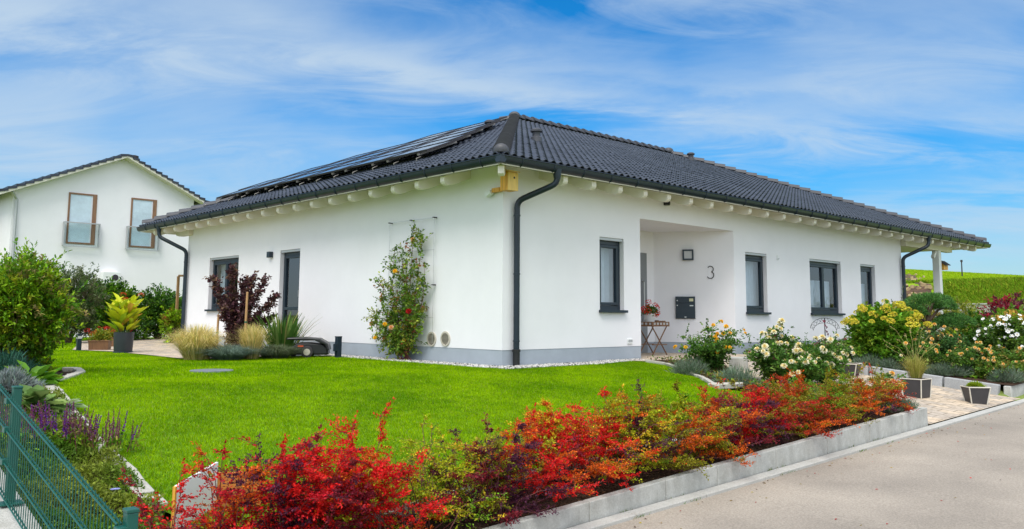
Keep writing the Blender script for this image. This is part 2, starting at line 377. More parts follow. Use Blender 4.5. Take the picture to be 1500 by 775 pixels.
specs = [((EX0, EY0, ZE), (1,0,0), np.array([0, RY-EY0, rise])/LvF, EX1-EX0, LvF, lambda v: (RX0-EX0)*v/LvF, lambda v: (EX1-EX0)-(EX1-RX1)*v/LvF),
         ((EX0, EY0, ZE), (0,1,0), np.array([RX0-EX0, 0, rise])/LvS, EY1-EY0, LvS, lambda v: (RY-EY0)*v/LvS, lambda v: (EY1-EY0)-(EY1-RY)*v/LvS),
         ((EX1, EY0, ZE), (0,1,0), np.array([RX1-EX1, 0, rise])/LvE, EY1-EY0, LvE, lambda v: (RY-EY0)*v/LvE, lambda v: (EY1-EY0)-(EY1-RY)*v/LvE),
         ((EX0, EY1, ZE), (1,0,0), np.array([0, RY-EY1, rise])/LvB, EX1-EX0, LvB, lambda v: (RX0-EX0)*v/LvB, lambda v: (EX1-EX0)-(EX1-RX1)*v/LvB)]
for s in specs:
    v, f = tiled('roof', *s); RV.append(v); RF.append(f+o_); o_ += len(v)
roof = np_mesh('roof', np.concatenate(RV), np.concatenate(RF), M['tile'], house, smooth=True)
roof.data.set_sharp_from_angle(angle=.9)
def cap_line(A, B, r=.12, L=.38, ball=False):
    A = np.array(A, float); B = np.array(B, float); D = B-A; n = int(np.linalg.norm(D)/L); d = D/np.linalg.norm(D)
    S = np.cross(d, (0, 0, 1)); S /= np.linalg.norm(S); Uu = np.cross(S, d); mb = MB(); K = 9
    for i in range(n+1):
        a = A+d*(i*L-.04); b = A+d*min((i+1)*L, np.linalg.norm(D)); vs = []
        for q_, rr, hz in ((a, r*1.16, .030), (a, r*.88, -.004), (b, r*.90, -.004)):
            for k in range(K):
                t = PI*k/(K-1); vs.append(q_+S*rr*math.cos(t)*1.05+Uu*(rr*math.sin(t)*1.0-.03+hz))
        mb.add([vs[k] for k in range(K, 2*K)]+vs[:K]+vs[2*K:], [(j*K+k, j*K+k+1, (j+1)*K+k+1, (j+1)*K+k) for j in range(2) for k in range(K-1)])
    if ball:
        mb.add([A-d*.05+(S*math.cos(t)*r*1.12+Uu*(math.sin(t)*r*1.12-.01))*math.cos(ph)-d*math.sin(ph)*r*.75 for ph in np.linspace(0, PI/2, 6) for t in np.linspace(0, PI, 12)],
               [(j*12+k, j*12+k+1, (j+1)*12+k+1, (j+1)*12+k) for j in range(5) for k in range(11)])
    return mb
zc = .07
lines = [((EX0+.1, EY0+.1, ZE+.09), (RX0, RY, ZR+zc), True), ((EX0+.1, EY1-.1, ZE+.09), (RX0, RY, ZR+zc), False), ((EX1-.1, EY0+.1, ZE+.09), (RX1, RY, ZR+zc), False), ((EX1-.1, EY1-.1, ZE+.09), (RX1, RY, ZR+zc), False), ((RX0, RY, ZR+zc), (RX1, RY, ZR+zc), False)]
for A, B, bl in lines: cap_line(A, B, ball=bl).build('ridge_cap' if A[2] > 5 else 'hip_cap', M['ridge'], roof, smooth=True, ang=1.0)
for xx in (RX0, RX1):
    kb = MB(); kb.lathe([(.17, 0), (.18, .06), (.15, .12), (.09, .165), (.01, .18)], (xx, RY, ZR+.06), 16); kb.build('ridge_cap', M['ridge'], roof, smooth=True)
def zfront(y): return ZE+(y-EY0)*rise/(RY-EY0)
def zside(x): return ZE+(x-EX0)*rise/(RX0-EX0)
def vent(px, py, front):
    c = None
    d = ray(px, py)
    for s in np.linspace(10, 40, 6000):
        P = CAM+d*s; z = zfront(P[1]) if front else zside(P[0])
        if P[2] < z+.06: c = P; break
    mb = MB(); mb.lathe([(.13, -.12), (.12, .05), (.085, .08), (.085, .17), (.135, .175), (.135, .215), (.08, .25), (.01, .26)], (0, 0, 0), 18)
    mb.build('roof_vent', M['ridge'], roof, loc=c, smooth=True)
vent(786, 205, True); vent(1012, 234, True); vent(717, 190, False)
# --- solar panels on the garden-side plane
Vs = np.array([RX0-EX0, 0, rise])/LvS; Ns = np.cross((0, 1, 0), Vs); Ns = -Ns if Ns[2] < 0 else Ns
pm0 = MB(); PWd, PHt = 1.66, 1.02
ax = np.stack([np.array([0, 1., 0]), Vs, Ns], 1)
pm0.m = 0; pm0.obox((0, 0, 0), PWd/2-.02, PHt/2-.02, .012, ax)
pm0.m = 1
for sx in (-1, 1): pm0.obox(ax@np.array([sx*(PWd/2-.014), 0, .002]), .014, PHt/2, .02, ax)
for sy in (-1, 1): pm0.obox(ax@np.array([0, sy*(PHt/2-.014), .002]), PWd/2-.03, .014, .02, ax)
for k in (-1, 0, 1): pm0.obox(ax@np.array([k*.41, 0, .0125]), .004, PHt/2-.03, .0012, ax)
pm0.m = 2
for k in (-.55, .55): pm0.obox(ax@np.array([k, 0, -.045]), .02, PHt/2+.04, .022, ax)
proto = None; npan = 0
for r_, (s0, ya, yb) in enumerate([(1.55, 3.05, 14.75), (2.61, 3.75, 13.8), (3.67, 4.45, 12.9), (4.73, 5.1, 11.9), (5.79, 5.9, 9.3)]):
    s = s0+PHt/2; y = ya+PWd/2
    while y+PWd/2 < yb+.01:
        c = np.array([EX0, y, ZE])+Vs*s+Ns*.21
        if proto is None: proto = pm0.build('solar_panel', [M['pv'], M['pvframe'], M['rail']], roof, loc=c)
        else: copy_obj(proto, roof, c)
        y += PWd+.015; npan += 1
hk = MB(); hk.tube([Ns*.03, Ns*.10, Vs*.14+Ns*.11], .012, 6); h0 = None
for y in np.arange(3.3, 14, .8):
    c = np.array([EX0, y, ZE])+Vs*1.42
    if h0 is None: h0 = hk.build('roof_hook', M['rail'], roof, loc=c)
    else: copy_obj(h0, roof, c)
# --- eaves: soffit, rafters, gutter, downpipes
tf = rise/(RY-EY0); ts = rise/(RX0-EX0)
def zs_f(y): return 3.235+(y+.68)*tf
so = MB(); I = 2.0; zI = 3.235+(I+.68)*tf
e0x, e1x, e0y, e1y = -.66, 21.93, -.66, 15.18
for A, B, C_, D_ in (((e0x, e0y), (e1x, e0y), (e1x-2.66, I), (I, I)), ((e0x, e1y), (e0x, e0y), (I, I), (I, e1y-2.66)), ((e1x, e0y), (e1x, e1y), (e1x-2.66, e1y-2.66), (e1x-2.66, I)), ((e1x, e1y), (e0x, e1y), (I, e1y-2.66), (e1x-2.66, e1y-2.66))):
    so.quad((*A, 3.243), (*B, 3.243), (*C_, zI), (*D_, zI))
so.quad((I, I, zI), (e1x-2.66, I, zI), (e1x-2.66, e1y-2.66, zI), (I, e1y-2.66, zI))
# fascia
so.box(e0x, e1x, e0y-.02, e0y, 3.25, 3.40); so.box(e0x-.02, e0x, e0y, e1y, 3.25, 3.40); so.box(e1x, e1x+.02, e0y, e1y, 3.25, 3.40)
so.build('soffit', M['cream'], house)
# rafter end: side profile with a rounded nose
prof = [(-.60, -.015), (-.60, -.11), (-.575, -.155), (-.53, -.195), (-.46, -.22), (-.36, -.235), (.35, -.235), (.35, -.015)]
rm = MB(); rm.prism([(-.06, y, 3.235+(y+.68)*tf+dz) for y, dz in prof], (.12, 0, 0))
raf = None
xs = [x for x in np.arange(.92, 21.6, .745)]
for x in xs:
    if raf is None: raf = rm.build('rafter', M['cream'], house, loc=(x, 0, 0), bevel=.008)
    else: copy_obj(raf, house, (x, 0, 0))
rm2 = MB(); rm2.prism([(x, -.06, 3.235+(x+.68)*tf+dz) for x, dz in prof], (0, .12, 0)); raf2 = None
for y in np.arange(.92, 15.0, .745):
    if raf2 is None: raf2 = rm2.build('rafter', M['cream'], house, loc=(0, y, 0), bevel=.008)
    else: copy_obj(raf2, house, (0, y, 0))
hr = MB(); q2 = math.sqrt(.5)
hr.prism([(t*1.0-.05*q2, t*1.0+.05*q2, 3.235+(t+.68)*tf+dz) for t, dz in [(-.60, -.015), (-.60, -.15), (-.55, -.20), (-.48, -.215), (.3, -.215), (.3, -.015)]], (.10*q2, -.10*q2, 0)); hr.build('rafter', M['cream'], house, bevel=.008)
# purlin noses at both ends
for c0, sz in (((-.02, 13.3), (.16, .62)),):
    pb = MB(); pb.prism([(c0[0]-.10, c0[1]-.3, 3.26), (c0[0]-.10, c0[1]+.50, 3.26), (c0[0]-.10, c0[1]+.62, 3.16), (c0[0]-.10, c0[1]+.60, 3.09), (c0[0]-.10, c0[1]+.4, 3.06), (c0[0]-.10, c0[1]-.3, 3.06)], (.16, 0, 0)); pb.build('purlin', M['cream'], house, bevel=.01)
pb = MB(); pb.box(16.38, 19.9, -.16, .04, 3.02, 3.24); pb.prism([(19.9, -.16, 3.24), (19.9, .04, 3.24), (19.9, .04, 3.02), (19.9, -.16, 3.02)], (.22, 0, .0)); pb.build('purlin', M['cream'], house, bevel=.01)
pb = MB(); pb.box(16.38, 18.7, .6, 2.4, 3.20, 3.26); pb.build('awning_box', M['dark'], house)
pl = MB(); pl.box(18.88, 19.08, -.18, .03, .0, 3.02); pl.obox((18.78, -.07, 2.90), .05, .05, .16, Matrix.Rotation(.8, 3, 'Y')); pl.build('porch_post', M['white'], house, bevel=.008)
# gutter (half round channel) along front, garden side and far end
def gutter(A, B, inward, r=.074):
    A = np.array(A, float); B = np.array(B, float); mb = MB(); K = 9; vs = []
    for P, e_ in ((A, 0), (B, 0)):
        for rr in (r, r-.006):
            for k in range(K):
                t = PI*k/(K-1); vs.append(P+inward*rr*math.cos(t)+np.array([0, 0, -rr*math.sin(t)*1.6]))
    mb.add(vs, [(k, k+1, 2*K+k+1, 2*K+k) for k in range(K-1)]+[(K+k, 3*K+k, 3*K+k+1, K+k+1) for k in range(K-1)])
    mb.add(vs[:K], [tuple(range(K))]); mb.add(vs[2*K:3*K], [tuple(range(K))])
    d = (B-A)/np.linalg.norm(B-A); mb.tube([A-inward*r, B-inward*r], .011, 6)
    for s in np.arange(.5, np.linalg.norm(B-A)-.1, .745):
        P = A+d*s
        mb.tube([P+inward*(r+.004)*math.cos(t)+np.array([0, 0, -(r+.004)*math.sin(t)*1.6]) for t in np.linspace(PI, .3, 8)], .012, 4)
    return mb
gz = 3.385; gx0, gx1, gy0, gy1 = -.70+.02, 21.95, -.70+.02, 15.2
gutter((gx0-.068, gy0-.0, gz), (gx1+.12, gy0, gz), np.array([0, 1., 0])).build('gutter', M['pipe'], house, smooth=True)
gutter((gx0, gy0-.068, gz), (gx0, gy1+.12, gz), np.array([1., 0, 0])).build('gutter', M['pipe'], house, smooth=True)
gc = MB(); gc.box(gx0-.079, gx0+.03, gy0-.079, gy0+.03, gz-.122, gz+.012); gc.build('gutter_corner', M['pipe'], house, bevel=.01)
def smooth_path(pts, r=.12, n=5):
    P = [np.array(p, float) for p in pts]; out = [P[0]]
    for a, b, c in zip(P, P[1:], P[2:]):
        u = (a-b)/np.linalg.norm(a-b); v = (c-b)/np.linalg.norm(c-b); k = min(r, np.linalg.norm(a-b)*.45, np.linalg.norm(c-b)*.45)
        for t in np.linspace(0, 1, n): out.append((b+u*k)*(1-t)**2+2*b*t*(1-t)+(b+v*k)*t**2)
    return out+[P[-1]]
def downpipe(pts, rings, foot=None, r=.052):
    mb = MB(); mb.m = 0; mb.tube(smooth_path(pts), r, 14)
    p0 = np.array(pts[0]); mb.tube([p0+(0, 0, .02), p0-(0, 0, .10), p0-(0, 0, .16)], [.078, .066, r+.004], 14)
    for z in rings: mb.lathe([(r+.002, -.015), (r+.008, -.013), (r+.008, .013), (r+.002, .015)], (pts[-1][0], pts[-1][1], z), 14)
    mb.m = 1
    if foot is not None: mb.lathe([(r+.008, 0), (r+.008, .26), (r+.02, .262), (r+.02, .30), (r, .305)], (pts[-1][0], pts[-1][1], foot), 16)
    return mb.build('downpipe', [M['pipe'], M['black']], house, smooth=True)
downpipe([(.62, gy0, 3.31), (.62, gy0, 3.08), (.25, -.085, 2.80), (.25, -.085, 0)], (2.55, 1.55, .42), foot=-.02)
downpipe([(16.75, gy0, 3.31), (16.75, gy0, 3.02), (16.28, -.085, 2.66), (16.28, -.085, 0)], (2.4, 1.2))
yL = at_plane(233, 338, 0, gx0)[1]
downpipe([(gx0, yL, 3.31), (gx0, yL, 3.02), (-.085, 13.18, 2.62), (-.085, 13.18, 0)], (2.3, 1.2))

# ================================================================== THINGS FIXED TO THE HOUSE
du = np.array([-.534, .845, 0]); dn = np.array([-.845, -.534, 0])       # along / out of the diagonal porch wall
DM = np.stack([-du, np.array([0, 0, 1.]), dn], 1)                           # local x = right, y = up, z = out
def on_diag(t, z, out=0): return np.array([7.13, 0, 0])+du*t+dn*out+np.array([0, 0, z])
mbx = thing('mailbox', 'flat black mailbox with two flaps set in the diagonal porch wall', 'mailbox', on_diag(1.10, 1.055))
def dloc(m, c, hx, hy, hz): m.obox(DM@np.array(c, float), hx, hy, hz, DM)
b = MB(); dloc(b, (0, 0, .02), .22, .252, .03); b.build('body', M['anth'], mbx, bevel=.005)
b = MB(); dloc(b, (0, .18, .054), .212, .066, .006); b.build('flap', M['anth'], mbx, bevel=.003)
b = MB(); dloc(b, (0, -.07, .054), .212, .172, .006); b.build('door', M['anth'], mbx, bevel=.003)
b = MB(); dloc(b, (.135, .175, .0615), .045, .032, .0015); b.build('name_plate', pm('plate', (.62, .60, .36), rough=.4), mbx)
b = MB(); dloc(b, (.14, .045, .0615), .04, .012, .0015); dloc(b, (0, -.215, .0615), .022, .01, .0015); b.build('name_plate', M['steel'], mbx)
b = MB()
for c in ((-.18, .16), (-.18, .05)): dloc(b, (*c, .064), .012, .012, .004)
b.build('lock', M['steel'], mbx)
lp = thing('wall_lamp', 'square black framed lamp with opal pane on the porch wall above the mailbox', 'lamp', on_diag(1.02, 2.263))
b = MB()
for c, hx, hy in (((-.105, 0), .018, .123), ((.105, 0), .018, .123), ((0, .105), .087, .018), ((0, -.105), .087, .018)): dloc(b, (*c, .04), hx, hy, .04)
b.build('frame', M['anth'], lp, bevel=.004)
b = MB(); dloc(b, (0, 0, .035), .09, .09, .03); b.build('diffuser', M['lampglass'], lp)
# house number 3
b = MB(); pts = []
hw, hh = .072, .14
for a in np.linspace(150, -75, 16): pts.append((hw*.9*math.cos(math.radians(a)), hh*.5+.068*math.sin(math.radians(a))))
pts = [(x, y) for x, y in pts if True]
for a in np.linspace(75, -155, 18): pts.append((hw*1.05*math.cos(math.radians(a))-.002, -hh*.46+.076*math.sin(math.radians(a))))
b.tube([DM@np.array([x, y, .012]) for x, y in pts], .0095, 6)
num = b.build('house_number', M['black'], None, loc=on_diag(.525, 1.86), smooth=True)
tag(num, 'thin black numeral 3 mounted on the diagonal porch wall', 'house number')
# left wall lamp
b = thing('wall_lamp', 'small dark up and down lamp beside the glazed door on the garden wall', 'lamp', (0, 8.24, 2.27))
m_ = MB(); m_.box(-.10, -.0, -.075, .075, -.07, .07); m_.build('housing', M['anth'], b, bevel=.008)
m_ = MB(); m_.box(-.085, -.015, -.06, .06, -.078, -.0701); m_.build('diffuser', M['lampglass'], b)
# round vent grilles
for i, (y, z, lb_) in enumerate(((1.905, .41, 'round beige vent grille partly behind the climbing rose'), (1.5, .425, 'round beige vent grille nearest the house corner, clear of the rose'))):
    t = thing('vent_grille', lb_, 'vent', (0, y, z), group='round vents low on the garden wall')
    m_ = MB(); K = 28
    for k in range(K):
        a, c = 2*PI*k/K, 2*PI*(k+1)/K
        R = lambda ang, r, x: (x, r*math.cos(ang), r*math.sin(ang))
        m_.quad(R(a, .135, -.02), R(c, .135, -.02), R(c, .105, -.02), R(a, .105, -.02)); m_.quad(R(a, .135, 0), R(c, .135, 0), R(c, .135, -.02), R(a, .135, -.02)); m_.quad(R(a, .105, -.02), R(c, .105, -.02), R(c, .105, -.003), R(a, .105, -.003))
    m_.build('rim', M['beige'], t)
    m_ = MB(); m_.m = 0; m_.add([(-.003, .104*math.cos(2*PI*k/K), .104*math.sin(2*PI*k/K)) for k in range(K)], [tuple(range(K))]); m_.m = 1
    for k in range(-4, 5):
        z_ = k*.022; hw_ = math.sqrt(.104**2-z_**2); m_.obox((-.011, 0, z_), .009, hw_, .002, Matrix.Rotation(.6, 3, 'Y'))
    m_.build('louvre', [M['dark'], M['beige']], t)
# bird box under the corner, its motion sensor, the camera, socket, stain
bb = thing('bird_box', 'pale wooden nesting box with round hole under the eaves at the house corner', 'bird box', (-.06, -.20, 2.93))
m_ = MB(); m_.prism([(-.11, -.10, 0), (-.11, .09, 0), (-.11, .09, .36), (-.11, -.10, .315)], (.22, 0, 0)); m_.build('body', M['wood'], bb, bevel=.004)
m_ = MB(); m_.box(-.112, .112, -.118, -.1005, -.004, .30); m_.build('front_board', M['woodlight'], bb, bevel=.003)
m_ = MB(); m_.prism([(-.125, -.15, .306), (-.125, .10, .365), (-.125, .10, .385), (-.125, -.15, .326)], (.25, 0, 0)); m_.build('roof', M['woodlight'], bb, bevel=.003)
m_ = MB(); m_.add([(.02+.02*math.cos(a), -.1195, .215+.02*math.sin(a)) for a in np.linspace(0, 2*PI, 16, endpoint=False)], [tuple(range(16))]); m_.build('entrance_hole', M['black'], bb)
ms = thing('motion_sensor', 'white motion sensor on an orange bracket at the house corner', 'sensor', (-.02, .22, 2.93))
m_ = MB(); m_.obox((-.03, -.12, .05), .035, .10, .035); m_.build('bracket', M['wood'], ms)
m_ = MB(); m_.obox((-.06, .05, .0), .045, .075, .038, Matrix.Rotation(-.35, 3, 'X')); m_.build('housing', M['white'], ms, bevel=.012)
cam_ = thing('security_camera', 'tiny black camera on the wall under the eaves above the porch', 'camera', (4.563, 0, 3.185))
m_ = MB(); m_.obox((0, -.05, 0), .05, .05, .045); m_.build('housing', M['black'], cam_, bevel=.01)
m_ = MB(); m_.tube([(0, -.10, 0), (0, -.115, 0)], .028, 14); m_.build('lens', M['black'], cam_)
sk = thing('outdoor_socket', 'small white socket cover low on the wall left of the porch', 'socket', (3.357, 0, .366))
m_ = MB(); m_.box(-.075, .075, -.025, 0, -.05, .05); m_.build('cover', M['white'], sk, bevel=.008)
m_ = MB(); m_.box(-.06, .06, -.029, -.0255, -.012, .03); m_.build('flap', M['shutter'], sk)
hk_ = thing('wall_stain', 'small pale stain on the wall between the two front windows, built as a hook', 'stain', (9.05, 0, 2.29))  # plate and prong built in place of a faint stain on the wall
m_ = MB(); m_.box(-.025, .025, -.012, 0, -.06, .06); m_.build('plate', M['white'], hk_, bevel=.004)
m_ = MB(); m_.tube([(0, -.012, -.03), (0, -.04, -.04), (0, -.045, -.015)], .007, 6); m_.build('prong', M['shutter'], hk_)
b2 = thing('bird_house', 'small brown bird house with dark gabled roof on the white terrace post', 'bird house', (19.17, -.1, 2.42))
m_ = MB(); m_.prism([(-.0, -.11, 0), (-.0, .11, 0), (-.0, .11, .17), (-.0, 0, .25), (-.0, -.11, .17)], (.36, 0, 0)); m_.build('body', M['wood'], b2, bevel=.004)
m_ = MB(); m_.prism([(-.06, -.18, .14), (-.06, 0, .275), (-.06, 0, .30), (-.06, -.18, .165)], (.46, 0, 0)); m_.prism([(-.06, .18, .14), (-.06, .18, .165), (-.06, 0, .30), (-.06, 0, .275)], (.46, 0, 0)); m_.build('roof', M['dark'], b2)
m_ = MB(); m_.add([(.18+.025*math.cos(a), -.1125, .12+.025*math.sin(a)) for a in np.linspace(0, 2*PI, 14, endpoint=False)], [tuple(range(14))]); m_.build('entrance_hole', M['black'], b2)
# ================================================================== GROUND, ROAD, BEDS
def in_poly(x, y, poly):
    ins = np.zeros(len(x), bool); n = len(poly)
    for i in range(n):
        x0, y0 = poly[i]; x1, y1 = poly[(i+1) % n]
        c = ((y0 > y) != (y1 > y)) & (x < (x1-x0)*(y-y0)/(y1-y0+1e-12)+x0); ins ^= c
    return ins
def sheet(name, poly, step, zf, mat, kind='structure', smooth=True):
    """polygon on the ground cut into a grid that follows the height function"""
    import bmesh
    bm = bmesh.new(); bm.faces.new([bm.verts.new((x, y, 0)) for x, y in poly])
    P = np.array(poly)
    for ax in (0, 1):
        for v in np.arange(P[:, ax].min()+step*.5, P[:, ax].max(), step):
            no = [0, 0, 0]; no[ax] = 1; co = [0, 0, 0]; co[ax] = v
            bmesh.ops.bisect_plane(bm, geom=bm.verts[:]+bm.edges[:]+bm.faces[:], plane_co=co, plane_no=no)
    for v in bm.verts: v.co.z = float(zf(v.co.x, v.co.y))
    bmesh.ops.recalc_face_normals(bm, faces=bm.faces)
    if sum(f.normal.z for f in bm.faces) < 0: bmesh.ops.reverse_faces(bm, faces=bm.faces)
    me = bpy.data.meshes.new(name); bm.to_mesh(me); bm.free(); me.materials.append(mat)
    if smooth: me.shade_smooth()
    o = bpy.data.objects.new(name, me); COL.objects.link(o); return tag(o, kind=kind)

# --- materials
def asphalt():
    m = bpy.data.materials.new('asphalt'); nt, N, L = nodes_of(m); b = N['Principled BSDF']; b.inputs['Roughness'].default_value = .9; b.inputs['Specular IOR Level'].default_value = .2
    tc = N.new('ShaderNodeTexCoord')
    n1 = N.new('ShaderNodeTexNoise'); n1.inputs['Scale'].default_value = 55; n1.inputs['Detail'].default_value = 8; n1.inputs['Roughness'].default_value = .8
    n2 = N.new('ShaderNodeTexNoise'); n2.inputs['Scale'].default_value = .8; n2.inputs['Detail'].default_value = 6
    v = N.new('ShaderNodeTexVoronoi'); v.inputs['Scale'].default_value = 110
    for n in (n1, n2, v): L.new(tc.outputs['Object'], n.inputs['Vector'])
    r = N.new('ShaderNodeValToRGB'); r.color_ramp.elements[0].position = .30; r.color_ramp.elements[1].position = .72
    r.color_ramp.elements[0].color = (.205, .18, .152, 1); r.color_ramp.elements[1].color = (.49, .435, .375, 1)
    L.new(n1.outputs['Fac'], r.inputs[0])
    r2 = N.new('ShaderNodeValToRGB'); r2.color_ramp.elements[0].position = .3; r2.color_ramp.elements[1].position = .7; r2.color_ramp.elements[0].color = (.74, .73, .72, 1); r2.color_ramp.elements[1].color = (1.10, 1.08, 1.05, 1)
    L.new(n2.outputs['Fac'], r2.inputs[0])
    mx = N.new('ShaderNodeMix'); mx.data_type = 'RGBA'; mx.blend_type = 'MULTIPLY'; mx.inputs[0].default_value = 1
    L.new(r.outputs[0], mx.inputs[6]); L.new(r2.outputs[0], mx.inputs[7]); L.new(mx.outputs[2], b.inputs['Base Color'])
    bp = N.new('ShaderNodeBump'); bp.inputs['Strength'].default_value = .5; bp.inputs['Distance'].default_value = .006; L.new(v.outputs['Distance'], bp.inputs['Height']); L.new(bp.outputs[0], b.inputs['Normal'])
    return m
def concrete(name, c, streak=True):
    m = bpy.data.materials.new(name); nt, N, L = nodes_of(m); b = N['Principled BSDF']; b.inputs['Roughness'].default_value = .85; b.inputs['Specular IOR Level'].default_value = .25
    tc = N.new('ShaderNodeTexCoord')
    n1 = N.new('ShaderNodeTexNoise'); n1.inputs['Scale'].default_value = 60; n1.inputs['Detail'].default_value = 8; n1.inputs['Roughness'].default_value = .8; L.new(tc.outputs['Object'], n1.inputs['Vector'])
    mp = N.new('ShaderNodeMapping'); mp.inputs['Scale'].default_value = (3.2, 3.2, 2.2); L.new(tc.outputs['Object'], mp.inputs[0])
    n2 = N.new('ShaderNodeTexNoise'); n2.inputs['Scale'].default_value = 1.6; n2.inputs['Detail'].default_value = 7; n2.inputs['Roughness'].default_value = .7; L.new(mp.outputs[0], n2.inputs['Vector'])
    r = N.new('ShaderNodeValToRGB'); r.color_ramp.elements[0].position = .3; r.color_ramp.elements[1].position = .7; r.color_ramp.elements[0].color = (*[x*.72 for x in c], 1); r.color_ramp.elements[1].color = (*[x*1.15 for x in c], 1); L.new(n1.outputs['Fac'], r.inputs[0])
    r2 = N.new('ShaderNodeValToRGB'); r2.color_ramp.elements[0].position = .28; r2.color_ramp.elements[1].position = .62; r2.color_ramp.elements[0].color = (.60, .59, .56, 1); r2.color_ramp.elements[1].color = (1.05, 1.05, 1.05, 1); L.new(n2.outputs['Fac'], r2.inputs[0])
    mx = N.new('ShaderNodeMix'); mx.data_type = 'RGBA'; mx.blend_type = 'MULTIPLY'; mx.inputs[0].default_value = .8 if streak else .35
    L.new(r.outputs[0], mx.inputs[6]); L.new(r2.outputs[0], mx.inputs[7]); L.new(mx.outputs[2], b.inputs['Base Color'])
    bp = N.new('ShaderNodeBump'); bp.inputs['Strength'].default_value = .35; bp.inputs['Distance'].default_value = .006; L.new(n1.outputs['Fac'], bp.inputs['Height']); L.new(bp.outputs[0], b.inputs['Normal'])
    return m
def paving():
    m = bpy.data.materials.new('paving_stone'); nt, N, L = nodes_of(m); b = N['Principled BSDF']; b.inputs['Roughness'].default_value = .85; b.inputs['Specular IOR Level'].default_value = .2
    tc = N.new('ShaderNodeTexCoord'); br = N.new('ShaderNodeTexBrick'); br.inputs['Scale'].default_value = 1.0; br.inputs['Brick Width'].default_value = .30; br.inputs['Row Height'].default_value = .20; br.inputs['Mortar Size'].default_value = .006; br.inputs['Mortar Smooth'].default_value = .3; br.inputs['Bias'].default_value = .0
    br.inputs['Color1'].default_value = (.62, .50, .37, 1); br.inputs['Color2'].default_value = (.40, .35, .30, 1); br.inputs['Mortar'].default_value = (.16, .13, .10, 1)
    mp = N.new('ShaderNodeMapping'); mp.inputs['Rotation'].default_value = (0, 0, PI/2); L.new(tc.outputs['Object'], mp.inputs[0]); L.new(mp.outputs[0], br.inputs['Vector'])
    n1 = N.new('ShaderNodeTexNoise'); n1.inputs['Scale'].default_value = 14; n1.inputs['Detail'].default_value = 8; L.new(tc.outputs['Object'], n1.inputs['Vector'])
    r2 = N.new('ShaderNodeValToRGB'); r2.color_ramp.elements[0].position = .3; r2.color_ramp.elements[1].position = .7; r2.color_ramp.elements[0].color = (.72, .70, .68, 1); r2.color_ramp.elements[1].color = (1.15, 1.15, 1.15, 1); L.new(n1.outputs['Fac'], r2.inputs[0])
    mx = N.new('ShaderNodeMix'); mx.data_type = 'RGBA'; mx.blend_type = 'MULTIPLY'; mx.inputs[0].default_value = 1; L.new(br.outputs['Color'], mx.inputs[6]); L.new(r2.outputs[0], mx.inputs[7]); L.new(mx.outputs[2], b.inputs['Base Color'])
    iv = N.new('ShaderNodeMath'); iv.operation = 'SUBTRACT'; iv.inputs[0].default_value = 1; L.new(br.outputs['Fac'], iv.inputs[1])
    bp = N.new('ShaderNodeBump'); bp.inputs['Strength'].default_value = .6; bp.inputs['Distance'].default_value = .01; L.new(iv.outputs[0], bp.inputs['Height']); L.new(bp.outputs[0], b.inputs['Normal'])
    return m
M['asphalt'] = asphalt(); M['conc'] = concrete('concrete_grey', (.50, .50, .47)); M['kerb'] = concrete('kerb_granite', (.47, .46, .43), False)
M['granite'] = concrete('granite_grey', (.40, .41, .42), False); M['paving'] = paving()
M['edging'] = concrete('edging_pale', (.47, .45, .40), False)
M['soil'] = pm('bark_soil', (.055, .033, .022), rough=.95, spec=.1, var=.5, vscale=25, bump=.8, bscale=60)
M['turf'] = pm('turf_under', (.12, .24, .02), rough=.9, spec=.1, var=.3, vscale=9)
M['meadow'] = pm('meadow_green', (.14, .20, .05), rough=.95, spec=.1, var=.3, vscale=.35, bump=.5, bscale=3, col2=(.19, .24, .06))
leafM = leaf_mat('leaf', .38); petalM = leaf_mat('petal', .25, .6, .1); grassM = leaf_mat('grass_blade', .35, .7, .04); needleM = leaf_mat('needle', .15, .6, .2)
stemM = pm('stem_brown', (.09, .055, .035), rough=.8, var=.3, vscale=8)
stemG = pm('stem_green', (.08, .13, .03), rough=.7, var=.3, vscale=8)
stemR = pm('stem_red', (.13, .035, .03), rough=.7, var=.3, vscale=8)

# --- far terrain: one sheet to the horizon
def hill(x, y):
    x = np.asarray(x, float); y = np.asarray(y, float)
    wy = ss(-14, -4, y); yg = np.clip(1+.045*(y-14.5), .5, 1.4)
    h = 1.1*ss(21.5, 22.5, x)*0+(.35*ss(19, 23, x)+.95*ss(24.6, 25.2, x)+1.3*ss(26, 33, x)+2.05*np.clip((x-33)/30, 0, 1)*yg)
    h = h-5.5*ss(62, 130, x)
    return h*wy
def T(x, y):
    x = np.asarray(x, float); y = np.asarray(y, float)
    g = np.where(y < -5.9, zr(x)*1.0, G(x, y))
    near = (1-ss(19, 21, x))
    return np.where(x < 19, g-.10, g*near-.05)+hill(x, y)-.0*x
def lin(a, b, s): return np.arange(a, b+1e-6, s)
gxs = np.unique(np.round(np.concatenate([-np.geomspace(16, 900, 30), lin(-15.5, 36, .5), np.geomspace(37, 900, 60)]), 3))
gys = np.unique(np.round(np.concatenate([-np.geomspace(16, 900, 30), lin(-15.5, 30, .5), np.geomspace(31, 900, 40)]), 3))
XX, YY = np.meshgrid(gxs, gys); ZZ = T(XX, YY); nx, ny = len(gxs), len(gys)
ii = (np.arange(ny-1)[:, None]*nx+np.arange(nx-1)[None]).ravel()
gr = np_mesh('ground', np.stack([XX.ravel(), YY.ravel(), ZZ.ravel()], 1), np.stack([ii, ii+1, ii+nx+1, ii+nx], 1), M['meadow'], smooth=True); gr.data.materials.append(pm('hill_meadow', (.20, .34, .012), rough=.95, spec=.05, var=.25, vscale=.25, col2=(.27, .38, .02)))
cxm = XX.ravel()[ii]; gr.data.polygons.foreach_set('material_index', (cxm > 23).astype(np.int32)); tag(gr, kind='structure')
